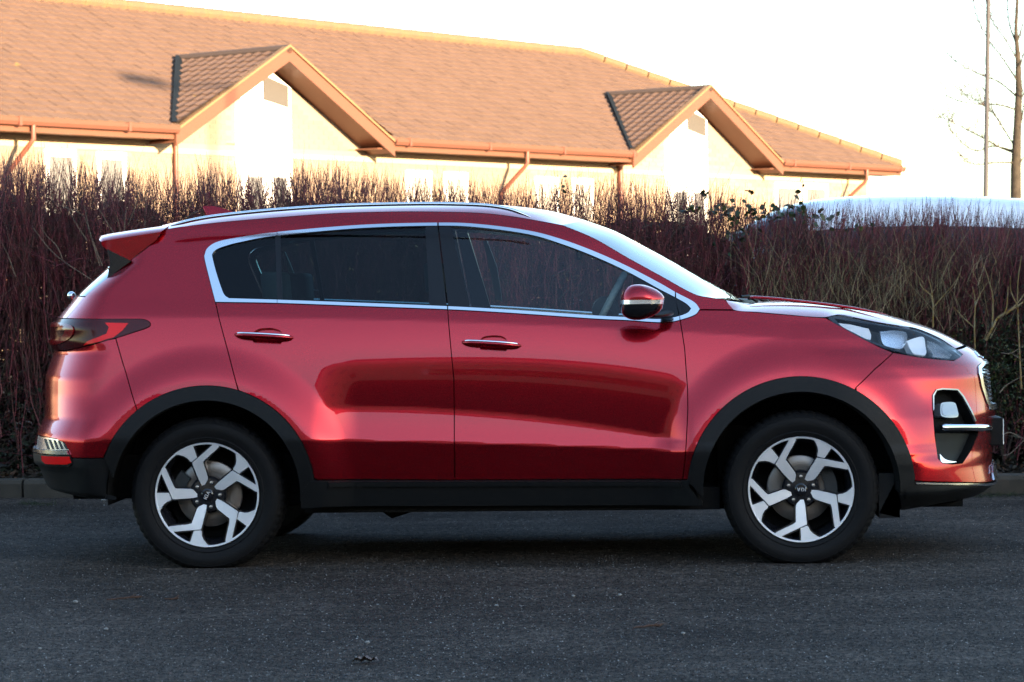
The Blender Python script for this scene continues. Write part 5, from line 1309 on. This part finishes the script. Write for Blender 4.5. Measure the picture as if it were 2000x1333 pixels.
# dashboard and steering wheel
dx = at_y(1225, 600, .5)[0]
mb = MB(); pr = [(dx-.12, .80), (dx-.10, .98), (dx-.02, 1.06), (dx+.12, 1.10), (dx+.5, 1.07), (dx+.6, .80)]
mb.prism(pr, lambda p, t: (p[0], t, p[1]), .22, 1.64); o = recalc(mb.build('dashboard', M['interior'], car)); bevel(o, .02, 3)
sw_c = at_y(1183, 606, .52); swr = bpy.data.objects.new('steering_wheel', None); C.objects.link(swr); swr.parent = car
swr.matrix_local = Matrix.Translation(Vector(sw_c)) @ Matrix.Rotation(R(-62), 4, 'Y')
mb = MB(); pts = [(.185*math.cos(2*math.pi*k/40), .185*math.sin(2*math.pi*k/40), 0) for k in range(41)]; mb.tube(pts, .016, 10, cap=False); autosmooth(mb.build('rim', M['seatgrey'], swr), 60)
mb = MB(); mb.tube([(-.17, 0, 0), (0, 0, -.03), (.17, 0, 0)], .014, 8); mb.tube([(0, -.17, 0), (0, 0, -.03)], .014, 8); mb.lathe([(0, -.05), (.06, -.04), (.065, -.01), (0, 0)], 0, 0, 20); mb.build('hub_and_spokes', M['interior'], swr)
pmr = at_y(1330, 540, .93)
mb = MB(); mb.box(pmr[0]-.5, .83, 1.38, pmr[0]-.47, 1.03, 1.44); bevel(mb.build('rear_view_mirror', M['black_gloss'], car), .01)

# ================================================================== small things on the road
# scattered grit and the coarse aggregate standing out of the surface
NG = 60000
_px = rng.uniform(-250, 2250, NG); _py = 985+(1350-985)*rng.random(NG)**1.0
_d = _F[None]*FPX + _R[None]*(_px-1000)[:, None] - _U[None]*(_py-666.5)[:, None]
_t = -CP[2]/_d[:, 2]; d = CP[None]+_d*_t[:, None]; d[:, 2] = 0
n = len(d); sz = rng.uniform(.0012, .0042, n)*np.where(rng.random(n) < .02, 1.5, 1)
oct_ = np.array([(1, 0, .0), (0, 1, 0), (-1, 0, .0), (0, -1, 0), (.1, -.1, .75)])
fo = np.array([(0, 1, 4), (1, 2, 4), (2, 3, 4), (3, 0, 4)])
rotz = rng.uniform(0, 6.28, n); V0 = oct_[None]*sz[:, None, None]; V0 = V0*rng.uniform(.6, 1.25, (n, 5, 1)); cz, sz_ = np.cos(rotz)[:, None], np.sin(rotz)[:, None]
VV = np.stack([V0[..., 0]*cz-V0[..., 1]*sz_, V0[..., 0]*sz_+V0[..., 1]*cz, V0[..., 2]+.0003], -1)+d[:, None]
M['grit'] = island_mat('grit', [(.010, .009, .008), (.05, .046, .042), (.004, .004, .004), (.08, .075, .07), (.022, .02, .018), (.12, .115, .11), (.005, .005, .005), (.03, .027, .024), (.008, .007, .007), (.20, .195, .19), (.012, .011, .010), (.045, .032, .024)], .85)
tag(mesh_obj('grit', VV.reshape(-1, 3), (fo[None]+(np.arange(n)*5)[:, None, None]).reshape(-1, 3), M['grit']), 'coarse grit and tiny stones covering the asphalt', 'grit', kind='stuff')
M['stone'] = mat('pale_stone', (.18, .175, .17), .85, var=(60, (.2, .19, .18)))
for px, py, r_, lab in ((148, 1178, .011, 'pale stone on the road below the rear bumper'), (970, 1185, .009, 'pale stone at mid road below the door gap'), (1211, 1164, .009, 'pale stone on the road left of the front tyre'), (718, 1257, .009, 'pale stone on the road just above the curled leaf'), (208, 1231, .009, 'pale stone on the road below and right of the twig'), (1334, 1239, .008, 'small stone on the road right of centre in the foreground'), (202, 979, .016, 'white pebble by the kerb left of the rear wheel'), (155, 976, .013, 'pinkish pebble by the kerb under the rear bumper'), (1120, 1166, .008, 'small pale stone on the road under the front door'), (78, 1269, .008, 'pale stone in the bottom left corner of the road')):
    g = on_ground(px, py); v = []; f = []
    for i in range(5):
        for j in range(8):
            a, b = math.pi*i/4-math.pi/2, 2*math.pi*j/8; k = r_*(.8+.35*random.random()); v.append((k*math.cos(a)*math.cos(b), k*.8*math.cos(a)*math.sin(b), k*.6*math.sin(a)+r_*.45))
    for i in range(4):
        for j in range(8): f.append((i*8+j, i*8+(j+1) % 8, (i+1)*8+(j+1) % 8, (i+1)*8+j))
    o = mesh_obj('pebble', v, f, M['stone'], None, True); o.location = (g[0], g[1], 0); tag(o, lab, 'stone', 'pale stones lying on the road')
M['deadleaf'] = mat('curled_leaf', (.16, .11, .085), .7, var=(40, (.09, .06, .05)))
g = on_ground(713, 1296)
ol = []
for k in range(9): ol.append((-.045+.011*k, .006*math.sin(k*2.1), .004+.008*abs(math.sin(k*1.1))))
v = []; 
wd_ = [.002, .012, .026, .02, .03, .022, .014, .02, .003]
for (x_, y_, z_), w_ in zip(ol, wd_): v += [(x_, y_-w_, z_+w_*.55), (x_, y_, z_), (x_+.004, y_+w_, z_+w_*.4)]
f = [(3*i+j, 3*i+3+j, 3*i+4+j, 3*i+1+j) for i in range(8) for j in range(2)]
o = mesh_obj('fallen_leaf', v, f, M['deadleaf'], None, True); o.location = tuple(g); tag(o, 'curled dry grey-brown leaf lying on the asphalt in the foreground', 'leaf')
for (px, py, px2, py2, lb, r_) in ((208, 1174, 278, 1168, 'rusty brown twig lying on the road below the rear wheel', .004), (320, 1173, 350, 1171, 'short reddish twig right of the longer rusty one', .004), (1237, 1230, 1296, 1222, 'brown twig fragment in the right foreground of the road', .0045)):
    a, b = on_ground(px, py), on_ground(px2, py2); mb = MB()
    pts = [tuple(np.array([0, 0, r_]) + (b-a)*t + np.array([0, random.gauss(0, .006), random.uniform(0, .003)])) for t in np.linspace(0, 1, 7)]
    mb.tube(pts, [r_*.4, r_*.8, r_*.6, r_*.9, r_*.7, r_*1.2, r_*.5], 6); mb.tube([pts[4], (pts[4][0]+.02, pts[4][1]+.015, pts[4][2]+.012)], [.003, .001], 4)
    o = mb.build('fallen_twig', mat('rusty_twig', (.05, .024, .014), .85)); o.location = tuple(a); tag(o, lb, 'twig', 'fallen twigs on the road')
